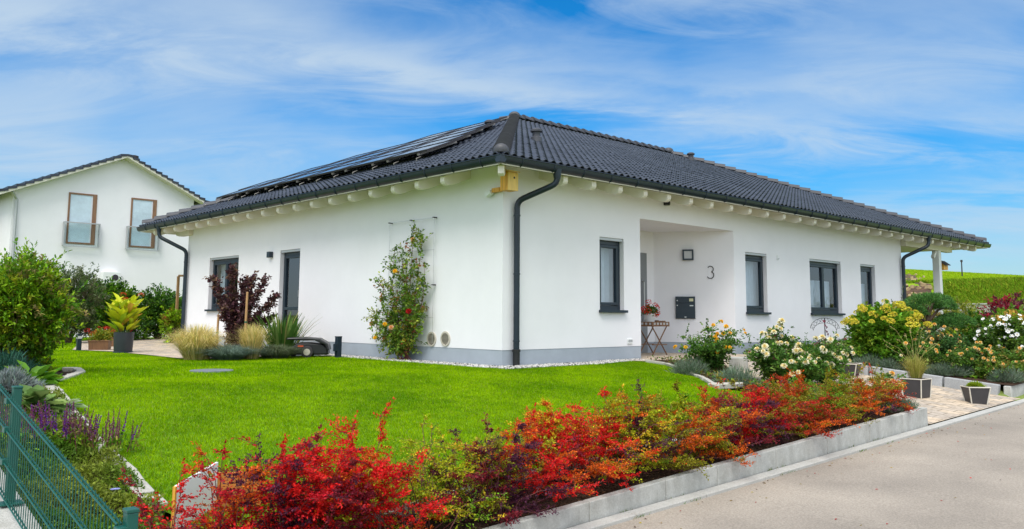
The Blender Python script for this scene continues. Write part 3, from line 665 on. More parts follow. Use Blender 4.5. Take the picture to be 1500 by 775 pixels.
# --- road, kerb
YR = -6.0
road = MB()
for a, b in zip(lin(-60, 55, 5), lin(-55, 60, 5)): road.quad((a, -13.5, zr(a)), (b, -13.5, zr(b)), (b, YR, zr(b)), (a, YR, zr(a)))
tag(road.build('road', M['asphalt'], smooth=True), kind='structure')
k = MB(); x = -16.0
while x < 30:
    L_ = 1.0; a, b = x+.004, x+L_-.004
    k.add([(a, YR, zr(a)-.2), (b, YR, zr(b)-.2), (b, YR+.115, zr(b)-.2), (a, YR+.115, zr(a)-.2), (a, YR, zr(a)+.028), (b, YR, zr(b)+.028), (b, YR+.115, zr(b)+.035), (a, YR+.115, zr(a)+.035)], [(4,5,6,7),(0,1,5,4),(1,2,6,5),(2,3,7,6),(3,0,4,7)]); x += L_
tag(k.build('kerb', M['kerb'], bevel=.006), kind='structure')
# --- planter wall in front of the barberries
YW = -5.865; WTH = .085
def ztop(x): return -.353+.0345*(np.asarray(x, float)-2.4)-.0016*np.clip(2.4-np.asarray(x, float), 0, 9)**2*.4
pw = thing('planter_wall', 'low grey concrete planter wall with water stains along the road', 'wall', (0, 0, 0))
joints = [2.42, 1.62, .62, -.44, -1.55, -2.62, -3.42, -4.42, -5.42, -6.42, -7.42, -8.2]
for b, a in zip(joints, joints[1:]):
    m = MB(); a_, b_ = a+.004, b-.004; c = (a+b)/2
    m.add([(a_-c, 0, zr(a)-.15), (b_-c, 0, zr(b)-.15), (b_-c, WTH, zr(b)-.15), (a_-c, WTH, zr(a)-.15), (a_-c, 0, ztop(a)), (b_-c, 0, ztop(b)), (b_-c, WTH, ztop(b)), (a_-c, WTH, ztop(a))], [(0,3,2,1),(4,5,6,7),(0,1,5,4),(1,2,6,5),(2,3,7,6),(3,0,4,7)])
    m.build('wall_block', M['conc'], pw, loc=(c, YW, 0), bevel=.007)
m = MB(); m.box(2.33, 2.416, YW+WTH+.004, -4.5, -.95, -.357); m.build('wall_block', M['conc'], pw, bevel=.007)
# --- lawn
def edge_px(L, dz=0): return [gp(*p)[:2] for p in L]
left_px = [(232, 742), (205, 712), (172, 676), (138, 645), (106, 607), (84, 576), (68, 563), (100, 553), (119, 546), (112, 541), (92, 541)]
left_edge = edge_px(left_px)
bed_line = [(-6.9, -5.28), (-5.6, -5.22), (-4.2, -5.14), (-2.6, -5.12), (-1.0, -5.02), (.4, -4.6), (1.5, -3.75)]
right_px = [(1052, 569), (1030, 556), (1005, 544), (975, 534.5), (945, 530)]
right_edge = edge_px(right_px)
house_edge = [(3.2, -.36), (1.6, -.37), (.2, -.42), (-.30, -.38), (-.42, .1), (-.40, 1.6), (-.38, 3.4), (-.40, 4.6), (-.62, 5.2)]
patio_edge = [tuple(gp(*p)[:2]) for p in [(300, 527), (262, 526), (212, 520.5), (165, 516), (106, 513.5)]]
lawn_poly = [tuple(left_edge[0])]+bed_line+[tuple(p) for p in right_edge]+house_edge+patio_edge+[tuple(gp(20, 511)[:2]), (-7.6, 5.0), (-7.2, 3.2)]+[tuple(p) for p in left_edge[::-1][:-1]]
tag(sheet('lawn', lawn_poly, .3, lambda x, y: float(G(x, y))-.012, M['turf']), kind='structure')
# grass blades
def blades(poly, dens, h, wdt, name, c0, c1, zf=G, keep=None, patch=1.2):
    P = np.array(poly); x0, y0 = P.min(0); x1, y1 = P.max(0); n = int((x1-x0)*(y1-y0)*dens)
    x = rnd(n, x0, x1); y = rnd(n, y0, y1); ok = in_poly(x, y, poly)
    if keep is not None: ok &= keep(x, y)
    x, y = x[ok], y[ok]; n = len(x); z = zf(x, y)-.012
    az = rnd(n, 0, 2*PI); hh = h*rnd(n, .55, 1.2); lean = rnd(n, .25, 1.1)*hh; w_ = wdt*rnd(n, .7, 1.3)
    B = np.stack([x, y, z], 1); d = np.stack([np.cos(az), np.sin(az), 0*az], 1); s = np.stack([-np.sin(az), np.cos(az), 0*az], 1)
    V = np.stack([B-s*w_[:, None]*.5, B+s*w_[:, None]*.5, B+d*lean[:, None]+np.array([0, 0, 1])*hh[:, None]], 1).reshape(-1, 3)
    f = .5+.22*(np.sin(x*patch*2.1+1.3*np.sin(y*patch*1.7))+np.sin(y*patch*2.9+1.1*np.sin(x*patch*2.3+2)))+.16*np.sin(x*7.3+2*np.sin(y*5.1))*np.sin(y*6.7+1.5*np.sin(x*4.3)); lo = .5+.5*np.sin(x*1.05+1.7*np.sin(y*.8+.6))*np.sin(y*1.25+1.4*np.sin(x*.9)); f = np.clip(f*.75+.45*(lo-.5)+.12+rng.normal(0, .28, n), 0, 1)[:, None]
    hs_ = np.sin(np.floor(x/.07)*127.1+np.floor(y/.07)*311.7)*43758.5; hs_ = hs_-np.floor(hs_); h2_ = np.sin(np.floor(x/.19+.3)*269.5+np.floor(y/.19+.7)*183.3)*43758.5; h2_ = h2_-np.floor(h2_); f = np.clip(f+(.34*(hs_-.5)+.30*(h2_-.5))[:, None], 0, 1); C = np.array(c0)*(1-f)+np.array(c1)*f; C = C*np.exp(rng.normal(0, .22, (n, 1))); dry = rnd(n) < .035; C[dry] = np.array((.42, .40, .10))*rnd(int(dry.sum()), .6, 1.1)[:, None]
    return np_mesh(name, V, np.arange(3*n).reshape(n, 3), grassM, cols=np.repeat(C, 3, 0))
near = lambda x, y: y < .5
g1 = blades(lawn_poly, 12500, .025, .0050, 'grass', GR0, GR1, keep=near); tag(g1, 'short bright green mown grass of the front lawn nearest the road', 'grass', kind='stuff')
g2 = blades(lawn_poly, 4200, .034, .008, 'grass', GR0, GR1, keep=lambda x, y: y >= .5); tag(g2, 'mown lawn grass in front of the garden side of the house', 'grass', kind='stuff')
# --- soil beds
fbed = [(-8.05, -6.3), (-8.05, 4.5), (-12, 6.0), (-12, 12), (-8, 9), (-6.5, 4.6)]+[tuple(p) for p in left_edge[::-1]]+[(-7.3, -5.3), (-7.3, -6.3)]
tag(sheet('flower_bed', fbed, .4, lambda x, y: float(G(x, y))-.03, M['soil']), kind='structure')
bar_bed = [(-8.2, YW+WTH), (2.33, YW+WTH), (2.33, -4.5), (2.0, -3.2), (1.5, -3.7)]+bed_line[::-1][1:]+[(-8.2, -5.3)]
def zbar(x, y):
    f = ss(YW, -5.2, y); return (float(ztop(x))-.035)*(1-f)+(float(G_lawn(x, y))-.02)*f
tag(sheet('barberry_bed', bar_bed, .25, zbar, M['soil']), kind='structure')
rose_bed = [(1.5, -3.75), (2.33, -4.5), (2.6, -4.4), (3.0, -2.6), (4.0, -1.5), (3.9, -.8)]+[tuple(p) for p in right_edge[::-1][:-1]]
tag(sheet('rose_bed', rose_bed, .25, lambda x, y: float(G(x, y))+.03, M['soil']), kind='structure')
rb = [(XB+.12, -5.75), (21, -5.75), (21, -.02), (7.3, -.02), (7.3, -.5), (XB+.12, -1.2)]
tag(sheet('shrub_bed', rb, .4, lambda x, y: float(G_bed(x, y)), M['soil']), kind='structure')
# --- paving: driveway with path to the porch, terrace, porch floor
drv = [(2.42, YR+.115), (XB-.0, YR+.115), (XB, -1.2), (7.12, -.3), (7.12, .0), (3.73, 0), (3.0, -.2), (2.9, -.5), (3.9, -1.6), (2.9, -2.9), (2.42, -4.3)]
tag(sheet('driveway', drv, .3, lambda x, y: float(G_drive(x, y))+.012, M['paving']), kind='structure')
pf = MB(); pf.quad((3.73, 0, .028), (7.12, 0, .028), (PBx, PBy, .028), (3.73, PBy, .028)); tag(pf.build('porch_floor', M['paving']), kind='structure')
pat = [tuple(gp(*p)[:2]) for p in [(300, 526.5), (262, 525.5), (212, 520), (165, 515.5), (106, 513), (120, 500), (180, 497), (262, 497)]]+[(-.05, 12.5), (-.05, 5.6)]
tag(sheet('patio', pat, .5, lambda x, y: .012, M['paving']), kind='structure')
tb = MB(); tb.quad((WX, -.3, .01), (22, -.3, .01), (22, 15, .01), (WX, 15, .01)); tag(tb.build('terrace', M['paving']), kind='structure')
far_lawn = [tuple(gp(*p)[:2]) for p in [(60, 511), (106, 512.5), (120, 499), (180, 496), (270, 496)]]+[(-1, 22), (-14, 22), (-14, 10)]
tag(sheet('far_lawn', far_lawn, 1., lambda x, y: -.02, M['turf']), kind='structure')
g3 = blades(far_lawn, 700, .05, .02, 'grass', GR0, GR1); tag(g3, 'strip of lawn grass behind the stone patio', 'grass', kind='stuff')
# gravel strip along the house
def pebbles(name, poly, n, r, cols, zf):
    P = np.array(poly); x0, y0 = P.min(0); x1, y1 = P.max(0); x = rnd(n*6, x0, x1); y = rnd(n*6, y0, y1); ok = in_poly(x, y, poly); x, y = x[ok][:n], y[ok][:n]; n = len(x)
    base = np.array([[1,0,0],[0,1,0],[-1,0,0],[0,-1,0],[0,0,.75],[0,0,-.75]], float); F0 = np.array([[0,1,4],[1,2,4],[2,3,4],[3,0,4],[1,0,5],[2,1,5],[3,2,5],[0,3,5]])
    a = rnd(n, 0, PI); R = r*rnd(n, .5, 1.4); c, s = np.cos(a), np.sin(a); ra = rnd(n, .6, 1)
    X = base[None, :, 0]*ra[:, None]; Y = base[None, :, 1]+0*X; V = np.stack([(X*c[:, None]-Y*s[:, None])*R[:, None]+x[:, None], (X*s[:, None]+Y*c[:, None])*R[:, None]+y[:, None], base[None, :, 2]*R[:, None]+zf(x, y)[:, None]], 2)
    V = V+rng.normal(0, r*.12, V.shape)
    F = (np.arange(n)[:, None, None]*6+F0[None]).reshape(-1, 3)
    C = np.repeat(pick(cols, n)*np.exp(rng.normal(0, .15, (n, 1))), 6, 0); return np_mesh(name, V.reshape(-1, 3), F, petalM, cols=C)
grav = [(3.6, -.02), (.0, -.02), (-.02, .0), (-.02, 5.6), (-.45, 5.2), (-.44, .05), (-.33, -.44), (3.3, -.42)]
tag(sheet('gravel_strip', grav, .3, lambda x, y: float(G(x, y))-.006, pm('gravel_base', (.30, .29, .27), rough=.9, var=.4, vscale=40)), kind='structure')
o = pebbles('gravel', grav, 5200, .022, [(3, (.62, .60, .56)), (1, (.30, .29, .28)), (1, (.75, .73, .70)), (.5, (.10, .10, .10))], lambda x, y: G(x, y)+.004); tag(o, 'pale pebbles in the strip along the foot of the house wall', 'gravel', kind='stuff')
def chips(name, poly, n, zf, cols, l=.03):
    P = np.array(poly); x0, y0 = P.min(0); x1, y1 = P.max(0); x = rnd(n*8, x0, x1); y = rnd(n*8, y0, y1); ok = in_poly(x, y, poly); x, y = x[ok][:n], y[ok][:n]; n = len(x)
    z = np.array([zf(a, b) for a, b in zip(x, y)])+rnd(n, .004, .02); D = unit(rdir(n)*np.array([1, 1, .25])); U = unit(rdir(n)*.6+np.array([0, 0, 1]))
    V, F, C = leaf_arrays(np.stack([x, y, z], 1), D, U, l*rnd(n, .5, 1.5), l*.4*rnd(n, .5, 1.3), pick(cols, n)*np.exp(rng.normal(0, .3, (n, 1)))); return np_mesh(name, V, F, petalM, cols=C)
bark = [(4, (.075, .042, .026)), (2, (.12, .07, .045)), (1, (.03, .02, .015)), (.5, (.22, .13, .07))]
o = chips('bark_mulch', bar_bed, 15000, zbar, bark); tag(o, 'dark brown bark mulch under the barberry shrubs', 'mulch', kind='stuff')
o = chips('bark_mulch', fbed, 5000, lambda a, b: float(G(a, b))-.02, bark); tag(o, 'bark mulch and dry leaves in the bed beside the green fence', 'mulch', kind='stuff')
o = chips('bark_mulch', rose_bed, 2500, lambda a, b: float(G(a, b))+.035, bark); tag(o, 'bark mulch under the roses beside the driveway', 'mulch', kind='stuff')
# --- edging stones
def edging(pts, name, label, cat, group, w=.13, L=.26, h=.05, mat='edging', zf=G, lift=.02, rot=.12):
    pts = [np.array(p, float) for p in pts]; seg = [np.linalg.norm(b-a) for a, b in zip(pts, pts[1:])]; tot = sum(seg); n = max(1, int(tot/L)); protos = []; out = []
    for i in range(3):
        m = MB(); jx = rng.normal(0, .008, 8); vs = [(sx*L/2*.96+jx[j], sy*w/2+jx[7-j], z) for j, (z, sx, sy) in enumerate([(z, sx, sy) for z in (-h, h*.5) for sx, sy in ((-1,-1),(1,-1),(1,1),(-1,1))])]
        m.add(vs, [(0,3,2,1),(4,5,6,7),(0,1,5,4),(1,2,6,5),(2,3,7,6),(3,0,4,7)]); protos.append(m)
    made = [None]*3
    for i in range(n):
        s = (i+.5)*tot/n; j = 0
        while s > seg[j] and j < len(seg)-1: s -= seg[j]; j += 1
        d = (pts[j+1]-pts[j])/seg[j]; c = pts[j]+d*s; z = float(zf(c[0], c[1]))+lift; a = math.atan2(d[1], d[0])+rng.normal(0, rot)
        dz = float(zf(*(c+d*.1)))-float(zf(*(c-d*.1))); k_ = i % 3
        if made[k_] is None: made[k_] = protos[k_].build(name, M[mat], None, bevel=.012); ob = made[k_]
        else: ob = copy_obj(made[k_])
        ob.location = (c[0], c[1], z); ob.rotation_euler = (0, -math.atan2(dz, .2), a); tag(ob, label, cat, group); out.append(ob)
    return out
edging([p for p in left_edge[:7]], 'edging_stone', 'pale rough stone in the row between lawn and the bed by the green fence', 'edging stone', 'edging stones of the fence bed', w=.15, L=.26, lift=-.008, rot=.07)
edging([p for p in left_edge[6:]], 'edging_stone', 'pale stone of the curved edge below the big green shrub', 'edging stone', 'edging stones of the curved bed', w=.11, L=.2, lift=.005, rot=.03)
edging([p for p in bed_line[:-1]], 'edging_stone', 'white edging stone between lawn and barberry bed', 'edging stone', 'edging stones behind the barberries', w=.12, L=.35, lift=.012, rot=.03)
edging([p for p in right_edge], 'edging_stone', 'thin pale edging stone where the lawn meets the rose bed', 'edging stone', 'edging stones of the rose bed', w=.07, L=.4, lift=.02, rot=.0)
# granite blocks retaining the right hand shrub bed
def zblk(x, y): return float(G_drive(x, y))
yb0 = -5.66
edging([(XB+.06, yb0+.1), (XB+.06, -1.6)], 'granite_block', 'rough grey granite block in the low wall between driveway and shrub bed', 'block', 'granite blocks beside the driveway', w=.12, L=.44, h=.17, mat='granite', zf=zblk, lift=.10, rot=.01)
edging([(XB+.02, yb0), (14, yb0)], 'granite_block', 'smooth pale granite block of the shrub bed edge facing the road', 'block', 'granite blocks facing the road', w=.12, L=1.0, h=.20, mat='conc', zf=lambda x, y: float(zr(x)), lift=.13, rot=.0)
# ================================================================== NEIGHBOUR HOUSE, FENCE, FAR WALL
YN = 24.0
nh = thing('neighbour_house', 'white two storey gabled house with brown framed windows beyond the hedge', 'house', (1.5, YN, 0))
def N_(px, py, y=YN): return at_plane(px, py, 1, y)
apex = N_(182, 229); zl = N_(8, 279); zrg = N_(296, 297)
ax_, az_ = apex[0], apex[2]; lx, lz = zl[0], zl[2]; rx, rz_ = zrg[0], zrg[2]
lw, rw = lx+.25, rx-.35
def zroof(x): return az_+(x-ax_)*((az_-lz)/(ax_-lx) if x < ax_ else (rz_-az_)/(rx-ax_))
O3 = np.array([1.5, YN, 0])
m = MB(); F = [(lw, 0), (rw, 0), (rw, zroof(rw)-.05), (ax_, az_-.05), (lw, zroof(lw)-.05)]
m.prism([(x-1.5, 0, z-(.5 if z == 0 else 0)) for x, z in F], (0, 11, 0)); m.build('wall', M['wall'], nh)
m = MB()
m.box(lw-1.5-6, lw-1.5-.02, 3.0, 11, -.5, lz-1.5); wgo = m.build('side_wing', pm('wing_beige', (.55, .50, .43), rough=.8), nh)
m = MB(); m.prism([(lw-1.5-6.3, 2.5, lz-1.5), (lw-1.5-.02, 2.5, lz-1.5), (lw-1.5-.02, 2.5, lz-.6), (lw-1.5-6.3, 2.5, lz-1.4)], (0, 9, 0)); m.build('roof', M['tile'], wgo)
rfm = MB(); nst = 16
for (x0, x1) in ((lx-.3, ax_), (rx+.4, ax_)):
    for k in range(nst):      # tile courses stepping up the slope
        a = x0+(x1-x0)*k/nst; b = x0+(x1-x0)*(k+1.12)/nst
        za, zb = zroof(a), zroof(b) if (b-ax_)*(x0-ax_) > 0 else az_
        b = b if (b-ax_)*(x0-ax_) > 0 else ax_
        rfm.prism([(a-1.5, -.45, za+.02), (b-1.5, -.45, zb-.05), (b-1.5, -.45, zb+.03), (a-1.5, -.45, za+.12)], (0, 11.9, 0))
rfm.build('roof', M['tile'], nh)
m = MB()
for (x0, x1) in ((lx-.3, ax_), (rx+.4, ax_)): m.prism([(x0-1.5, -.42, zroof(x0)-.10), (x1-1.5, -.42, zroof(x1)-.10), (x1-1.5, -.42, zroof(x1)), (x0-1.5, -.42, zroof(x0))], (0, .42, 0))
m.build('verge_board', M['cream'], nh)
c = N_(197, 232, YN+3); m = MB(); m.lathe([(.12, -1.2), (.12, -.02), (.17, .0), (.17, .10), (.05, .14)], (0, 0, 0), 12); m.build('chimney_pipe', M['dark'], nh, loc=np.array(c)-O3, smooth=True)
m = MB(); m.tube([(lw-1.5+.12, -.08, 0), (lw-1.5+.12, -.08, lz-.3), (lw-1.5-.1, -.3, lz-.05)], .05, 8); m.build('downpipe', M['shutter'], nh, smooth=True)
wfr = pm('window_brown', (.24, .125, .065), rough=.5, var=.25, vscale=4, stretch=(5, 5, 1))
railm = glass_mat('rail_glass', (.95, .98, .98), .2)
for (px0, px1, py0, py1) in ((101, 138, 281.5, 359), (192.5, 226, 289.5, 364)):
    a = N_(px0, py0); b = N_(px1, py1); x0, x1, z0, z1 = a[0]-1.5, b[0]-1.5, b[2], a[2]
    m = MB(); f = .065
    m.box(x0, x0+f, -.03, .05, z0, z1); m.box(x1-f-.08, x1, -.03, .05, z0, z1); m.box(x0+f, x1-f-.08, -.03, .05, z0, z0+f); m.box(x0+f, x1-f-.08, -.03, .05, z1-f, z1)
    o = m.build('window', wfr, nh)
    m = MB(); m.quad((x0+f, -.012, z0+f), (x1-f-.08, -.012, z0+f), (x1-f-.08, -.012, z1-f), (x0+f, -.012, z1-f)); m.build('pane', glass_mat('far_pane', (.97, .98, 1.), .5), o)
    m = MB(); n = 26
    for k in range(n): m.quad((x0+f+(x1-x0-.26)*k/n, -.004+.003*(k % 2), z0+f), (x0+f+(x1-x0-.26)*(k+1)/n, -.004+.003*((k+1) % 2), z0+f), (x0+f+(x1-x0-.26)*(k+1)/n, -.004+.003*((k+1) % 2), z1-f), (x0+f+(x1-x0-.26)*k/n, -.004+.003*(k % 2), z1-f))
    m.build('curtain', pm('far_curtain', (.62, .74, .80), rough=.9, var=.10, vscale=3), o)
    m = MB(); m.m = 0; m.box(x0-.12, x1+.12, -.16, -.13, z0-.08, z0+.78); m.m = 1
    m.box(x0-.12, x1+.12, -.17, -.12, z0+.78, z0+.82); m.box(x0-.12, x1+.12, -.17, -.12, z0-.12, z0-.08)
    for xx in (x0-.13, x1+.11): m.box(xx, xx+.03, -.16, 0, z0-.08, z0+.82)
    m.build('balcony_rail', [railm, M['shutter']], o)
a = N_(146, 400); b = N_(164, 411); m = thing('outdoor_unit', 'white outdoor heat pump unit on the neighbour wall above the bushes', 'heat pump', (b[0], YN, a[2]-.2))
mm = MB(); mm.box(-.45, .18, -.35, -.02, -.25, .25); mm.build('casing', M['white'], m, bevel=.02)
mm = MB(); mm.lathe([(.12, 0), (.12, .012), (.02, .02)], (0, 0, 0), 20); fo = mm.build('fan_grille', M['dark'], m, loc=(.0, -.352, .03)); fo.rotation_euler = (PI/2, 0, 0)
mm = MB(); mm.box(-.40, .13, -.34, -.02, -.40, -.36); mm.box(-.37, -.33, -.32, -.05, -.36, -.25); mm.box(.06, .10, -.32, -.05, -.36, -.25); mm.build('bracket', M['shutter'], m)
# --- green double rod mat fence on a sloping concrete base
gpaint = pm('fence_green', (.004, .082, .062), rough=.4, spec=.5, var=.1, vscale=4)
fx = -8.16
fe = thing('mesh_fence', 'dark green double rod mesh fence stepping down beside the flower bed', 'fence', (fx, -4.24, 0))
slope = (.32-(-.09))/2.14
def zb(y): return -.30+slope*(y+4.24)
y0, y1 = -6.36, -1.95
m = MB(); r = .0030
for zz in (0, .2, .4, .6):
    for dx in (-.009, .009): m.tube([(dx, y0+4.24, zb(y0)+zz), (dx, y1+4.24, zb(y1)+zz)], .0052, 6)
y = y0
while y < y1: m.tube([(0, y+4.24, zb(y)-.01), (0, y+4.24, zb(y)+.63)], r, 5, cap=False); y += .05
m.build('mesh_panel', gpaint, fe, smooth=True)
pst = None
for yy in (-6.38, -4.24, -2.1):
    z = zb(yy); 
    if pst is None:
        m = MB(); m.box(-.05, .0, -.03, .03, -.06, .655); m.box(-.053, .003, -.033, .033, .6551, .672); m.box(-.09, .05, -.07, .07, -.065, -.055); pst = m.build('post', gpaint, fe, loc=(.036+.03, yy+4.24, z), bevel=.004)
    else: copy_obj(pst, fe, (.036+.03, yy+4.24, z))
cl = MB(); cl.obox((.0, 0, 0), .022, .03, .018); c0 = None
for yy in (-6.38, -4.24, -2.1):
    for zz in (.2, .4, .58):
        p_ = (-.0, yy+4.24, zb(yy)+zz)
        if c0 is None: c0 = cl.build('clamp', gpaint, fe, loc=p_, bevel=.003)
        else: copy_obj(c0, fe, p_)
m = MB(); ys = lin(-6.3, -1.3, .5); vs = []
for yy in ys: vs += [(-10.2, yy, -1.3), (-10.2, yy, zb(yy)-.10), (-8.03, yy, zb(yy)-.065), (-8.03, yy, -1.3)]
m.add(vs, [(i*4+k, (i+1)*4+k, (i+1)*4+(k+1) % 4, i*4+(k+1) % 4) for i in range(len(ys)-1) for k in range(4)]+[(0, 1, 2, 3), tuple(range(len(vs)-4, len(vs)))[::-1]])
o = m.build('concrete_wall', concrete('wall_concrete', (.50, .49, .45)), bevel=.01); tag(o, 'sloping pale concrete wall that carries the green fence', 'wall')
# --- concrete retaining wall below the meadow
rw_ = thing('retaining_wall', 'pale concrete block retaining wall below the meadow bank', 'wall', (24.6, 0, 0))
m = MB()
for r_ in range(3):
    yy = -8+(r_ % 2)*.8
    while yy < 9: m.box(0, .35, yy+.01, yy+1.59, .1+r_*.42, .1+r_*.42+.41); yy += 1.6
m.build('block', M['conc'], rw_, bevel=.02)
m = MB(); m.box(-.02, .40, -8, 10.6, 1.365, 1.42); m.build('coping', M['conc'], rw_, bevel=.01)
# mast on the hill
t_ = CAM+ray(1409, 394)*60; m = thing('mast', 'thin lone dark pole on the meadow crest against the sky', 'pole', (t_[0], t_[1], float(T(t_[0], t_[1]))))
mm = MB(); mm.tube([(0, 0, -.3), (0, 0, 1.05)], [.05, .04], 8); mm.build('pole', M['dark'], m)
mm = MB(); mm.box(-.06, .06, -.06, .06, 1.05, 1.2); mm.build('cap', M['dark'], m)
# ================================================================== PLANTS
RUS = (.48, .055, .015); RED = (.70, .018, .016); DRED = (.50, .012, .022); ORG = (.66, .13, .012); YEL = (.66, .46, .02); YGR = (.40, .42, .015); OLV = (.27, .26, .015); GRN = (.15, .30, .012); PUR = (.10, .026, .055); MAR = (.24, .02, .035)
def barberry(label, loc, h, w, pal, nst=24, dens=1.0, up=3, lean=0., size=1.0):
    t = thing('barberry_shrub', label, 'shrub', loc, group='barberry shrubs along the planter wall')
    lb = LB(); st = MB(); stems = []
    for i in range(nst):
        az = rnd(1)[0]*2*PI; rc = w*.5*rnd(1, .15, 1.)[0]; top = h*rnd(1, .62, 1.0)[0]*(1-.28*(rc/(w*.5))**2); low = i % 3 == 0
        if low: rc = w*.5*rnd(1, .7, 1.12)[0]; top = h*rnd(1, .22, .52)[0]
        P = stem_path((rng.normal(0, .07), rng.normal(0, .06), -.03), az, rc, top, 7, rnd(1, .75, 1.0)[0] if low else rnd(1, .8, 1.5)[0], .018, droop=rnd(1, .08, .22)[0]*h if low else rnd(1, .0, .10)[0]); stems.append((P, az, False))
    for i in range(up):
        az = rnd(1)[0]*2*PI; P = stem_path((rng.normal(0, .05), rng.normal(0, .05), 0), az, w*rnd(1, .05, .32)[0], h*rnd(1, .88, 1.05)[0], 7, 1.1, .012); stems.append((P, az, True))
    cl = [pick(pal, 1)[0] for _ in range(5)]; ca = rnd(5, 0, 2*PI); cz = rnd(5, .15, .95)
    for P, az, upr in stems:
        st.tube(P, np.linspace(.0045, .0015, len(P)), 4, cap=False)
        k = np.argmin([abs((az-a+PI) % (2*PI)-PI)*.5+abs(P[-1][2]/h-z) for a, z in zip(ca, cz)]); c0 = cl[k] if rnd(1)[0] < .65 else pick(pal, 1)[0]
        nt = int((14 if not upr else 22)*dens)
        for j in range(nt):
            tt = rnd(1, .22, 1.)[0]**.8; p, d = along(P, tt); a2 = az+rng.normal(0, 1.1); ln = rnd(1, .07, .20)[0]*(1 if not upr else .32)
            q_ = p+ln*unit(np.array([[math.cos(a2), math.sin(a2), rnd(1, -.15, .45)[0]]]))[0]
            n = int((25 if not upr else 12)*dens); cc = c0 if rnd(1)[0] < .8 else pick(pal, 1)[0]
            twig_leaves(lb, p, q_, n, .021*size, .0135*size, jit(cc, n, .28, .10), .9, .5, .008)
            if j % 3 == 0: st.tube([p, q_], [.0025, .0015], 3, cap=False)
        p, d = along(P, .93); n = int(14*dens); twig_leaves(lb, p, P[-1]+d*.05, n, .021*size, .013*size, jit(c0, n, .28, .10), .8, .6, .008)
    st.build('branches', stemR, t); lb.build('foliage', leafM, t); return t
BARB = [  # image x, image y of the foot, height, width, palette, label
 (250, 800, .62, .75, [(3, RED), (2, MAR), (2, YGR)], 'thin red and green barberry nearest the green fence post', 16, .8),
 (335, 802, .74, .80, [(4, RED), (2, DRED), (1, ORG), (1, OLV)], 'scarlet barberry in front of the white board', 17, .8),
 (425, 792, .84, .85, [(3, RED), (3, DRED), (2.5, PUR), (1, MAR)], 'tall crimson barberry with dark purple top shoots right of the brown board', 28, 1.15),
 (475, 800, .62, .80, [(4, RED), (1.5, MAR), (1.5, PUR), (1.2, YGR)], 'low crimson barberry at the front left of the row with purple lower sprays', 24, 1.05),
 (535, 775, .80, .80, [(5, RED), (1, ORG), (2, YGR), (.6, PUR)], 'bright red barberry between the crimson and the yellow green shrubs', 26, 1.1),
 (610, 750, .72, .75, [(1, YEL), (4, YGR), (.8, GRN), (.5, PUR)], 'sparse yellow green barberry with lawn showing through', 16, .7),
 (668, 738, .66, .72, [(2, YEL), (4, YGR), (.9, PUR), (.5, ORG)], 'yellow green barberry with dark tips just left of the purple one', 17, .75),
 (722, 727, .72, .70, [(5, PUR), (1.5, OLV), (1, MAR)], 'dark purple barberry left of the middle of the row', 22, 1.0),
 (772, 716, .72, .78, [(3, ORG), (2, RED), (1.5, MAR), (1, YGR)], 'orange and red barberry overhanging the wall in the middle', 24, 1.05),
 (830, 704, .76, .80, [(5, RED), (2, ORG), (1, YEL)], 'flame red barberry in the middle of the row', 26, 1.1),
 (886, 692, .78, .80, [(2.5, RED), (2, ORG), (3, YGR), (1, YEL)], 'red topped barberry with yellow green skirt', 26, 1.1),
 (935, 680, .76, .78, [(3.5, OLV), (1.5, ORG), (2, PUR), (1, YGR)], 'olive and orange barberry with purple sprays', 25, 1.05),
 (985, 668, .74, .78, [(3, ORG), (3, YGR), (1, YEL), (1, GRN)], 'orange and yellow green barberry with a pointed green leader', 25, 1.05),
 (1035, 657, .72, .78, [(3, OLV), (1.2, ORG), (2.5, MAR), (1.5, PUR)], 'russet barberry behind the middle of the wall', 25, 1.05),
 (1080, 647, .72, .80, [(2, RED), (3, DRED), (2, PUR), (2, OLV)], 'crimson and purple barberry by the round stepping stone', 26, 1.1),
 (1125, 638, .70, .80, [(2.5, DRED), (1.5, RUS), (3, OLV), (1, PUR)], 'dark red barberry in front of the cream roses', 26, 1.1),
 (1165, 630, .72, .80, [(2.5, RUS), (1, ORG), (3, OLV), (2, GRN)], 'rust red barberry with green lower twigs over the wall edge', 26, 1.1),
 (1205, 619, .70, .80, [(2.5, OLV), (2.5, GRN), (1.5, ORG), (1, YGR)], 'mostly green barberry hanging over the concrete wall', 26, 1.1),
 (1245, 608, .68, .75, [(2, ORG), (1.5, RUS), (3, OLV), (1.5, PUR)], 'orange red barberry second from the driveway end', 25, 1.05),
 (1280, 598, .62, .66, [(3, ORG), (2, RUS), (2, OLV)], 'orange barberry at the driveway end of the row', 22, 1.0),
]
for px, py, h, w_, pal, lab, ns, dn_ in BARB:
    yy = -5.5+rng.normal(0, .05)
    # foot on the bed: intersect the pixel column with the line y = yy
    d = ray(px, py); s = (yy-CAM[1])/d[1]; x = CAM[0]+d[0]*s
    barberry(lab, (x, yy, float(zbar(x, yy))), h*(1.09 if px < 700 else .97), w_*(.95 if px < 400 else 1.2 if px < 700 else 1.35), pal, int(ns*1.4), dn_, up=2)

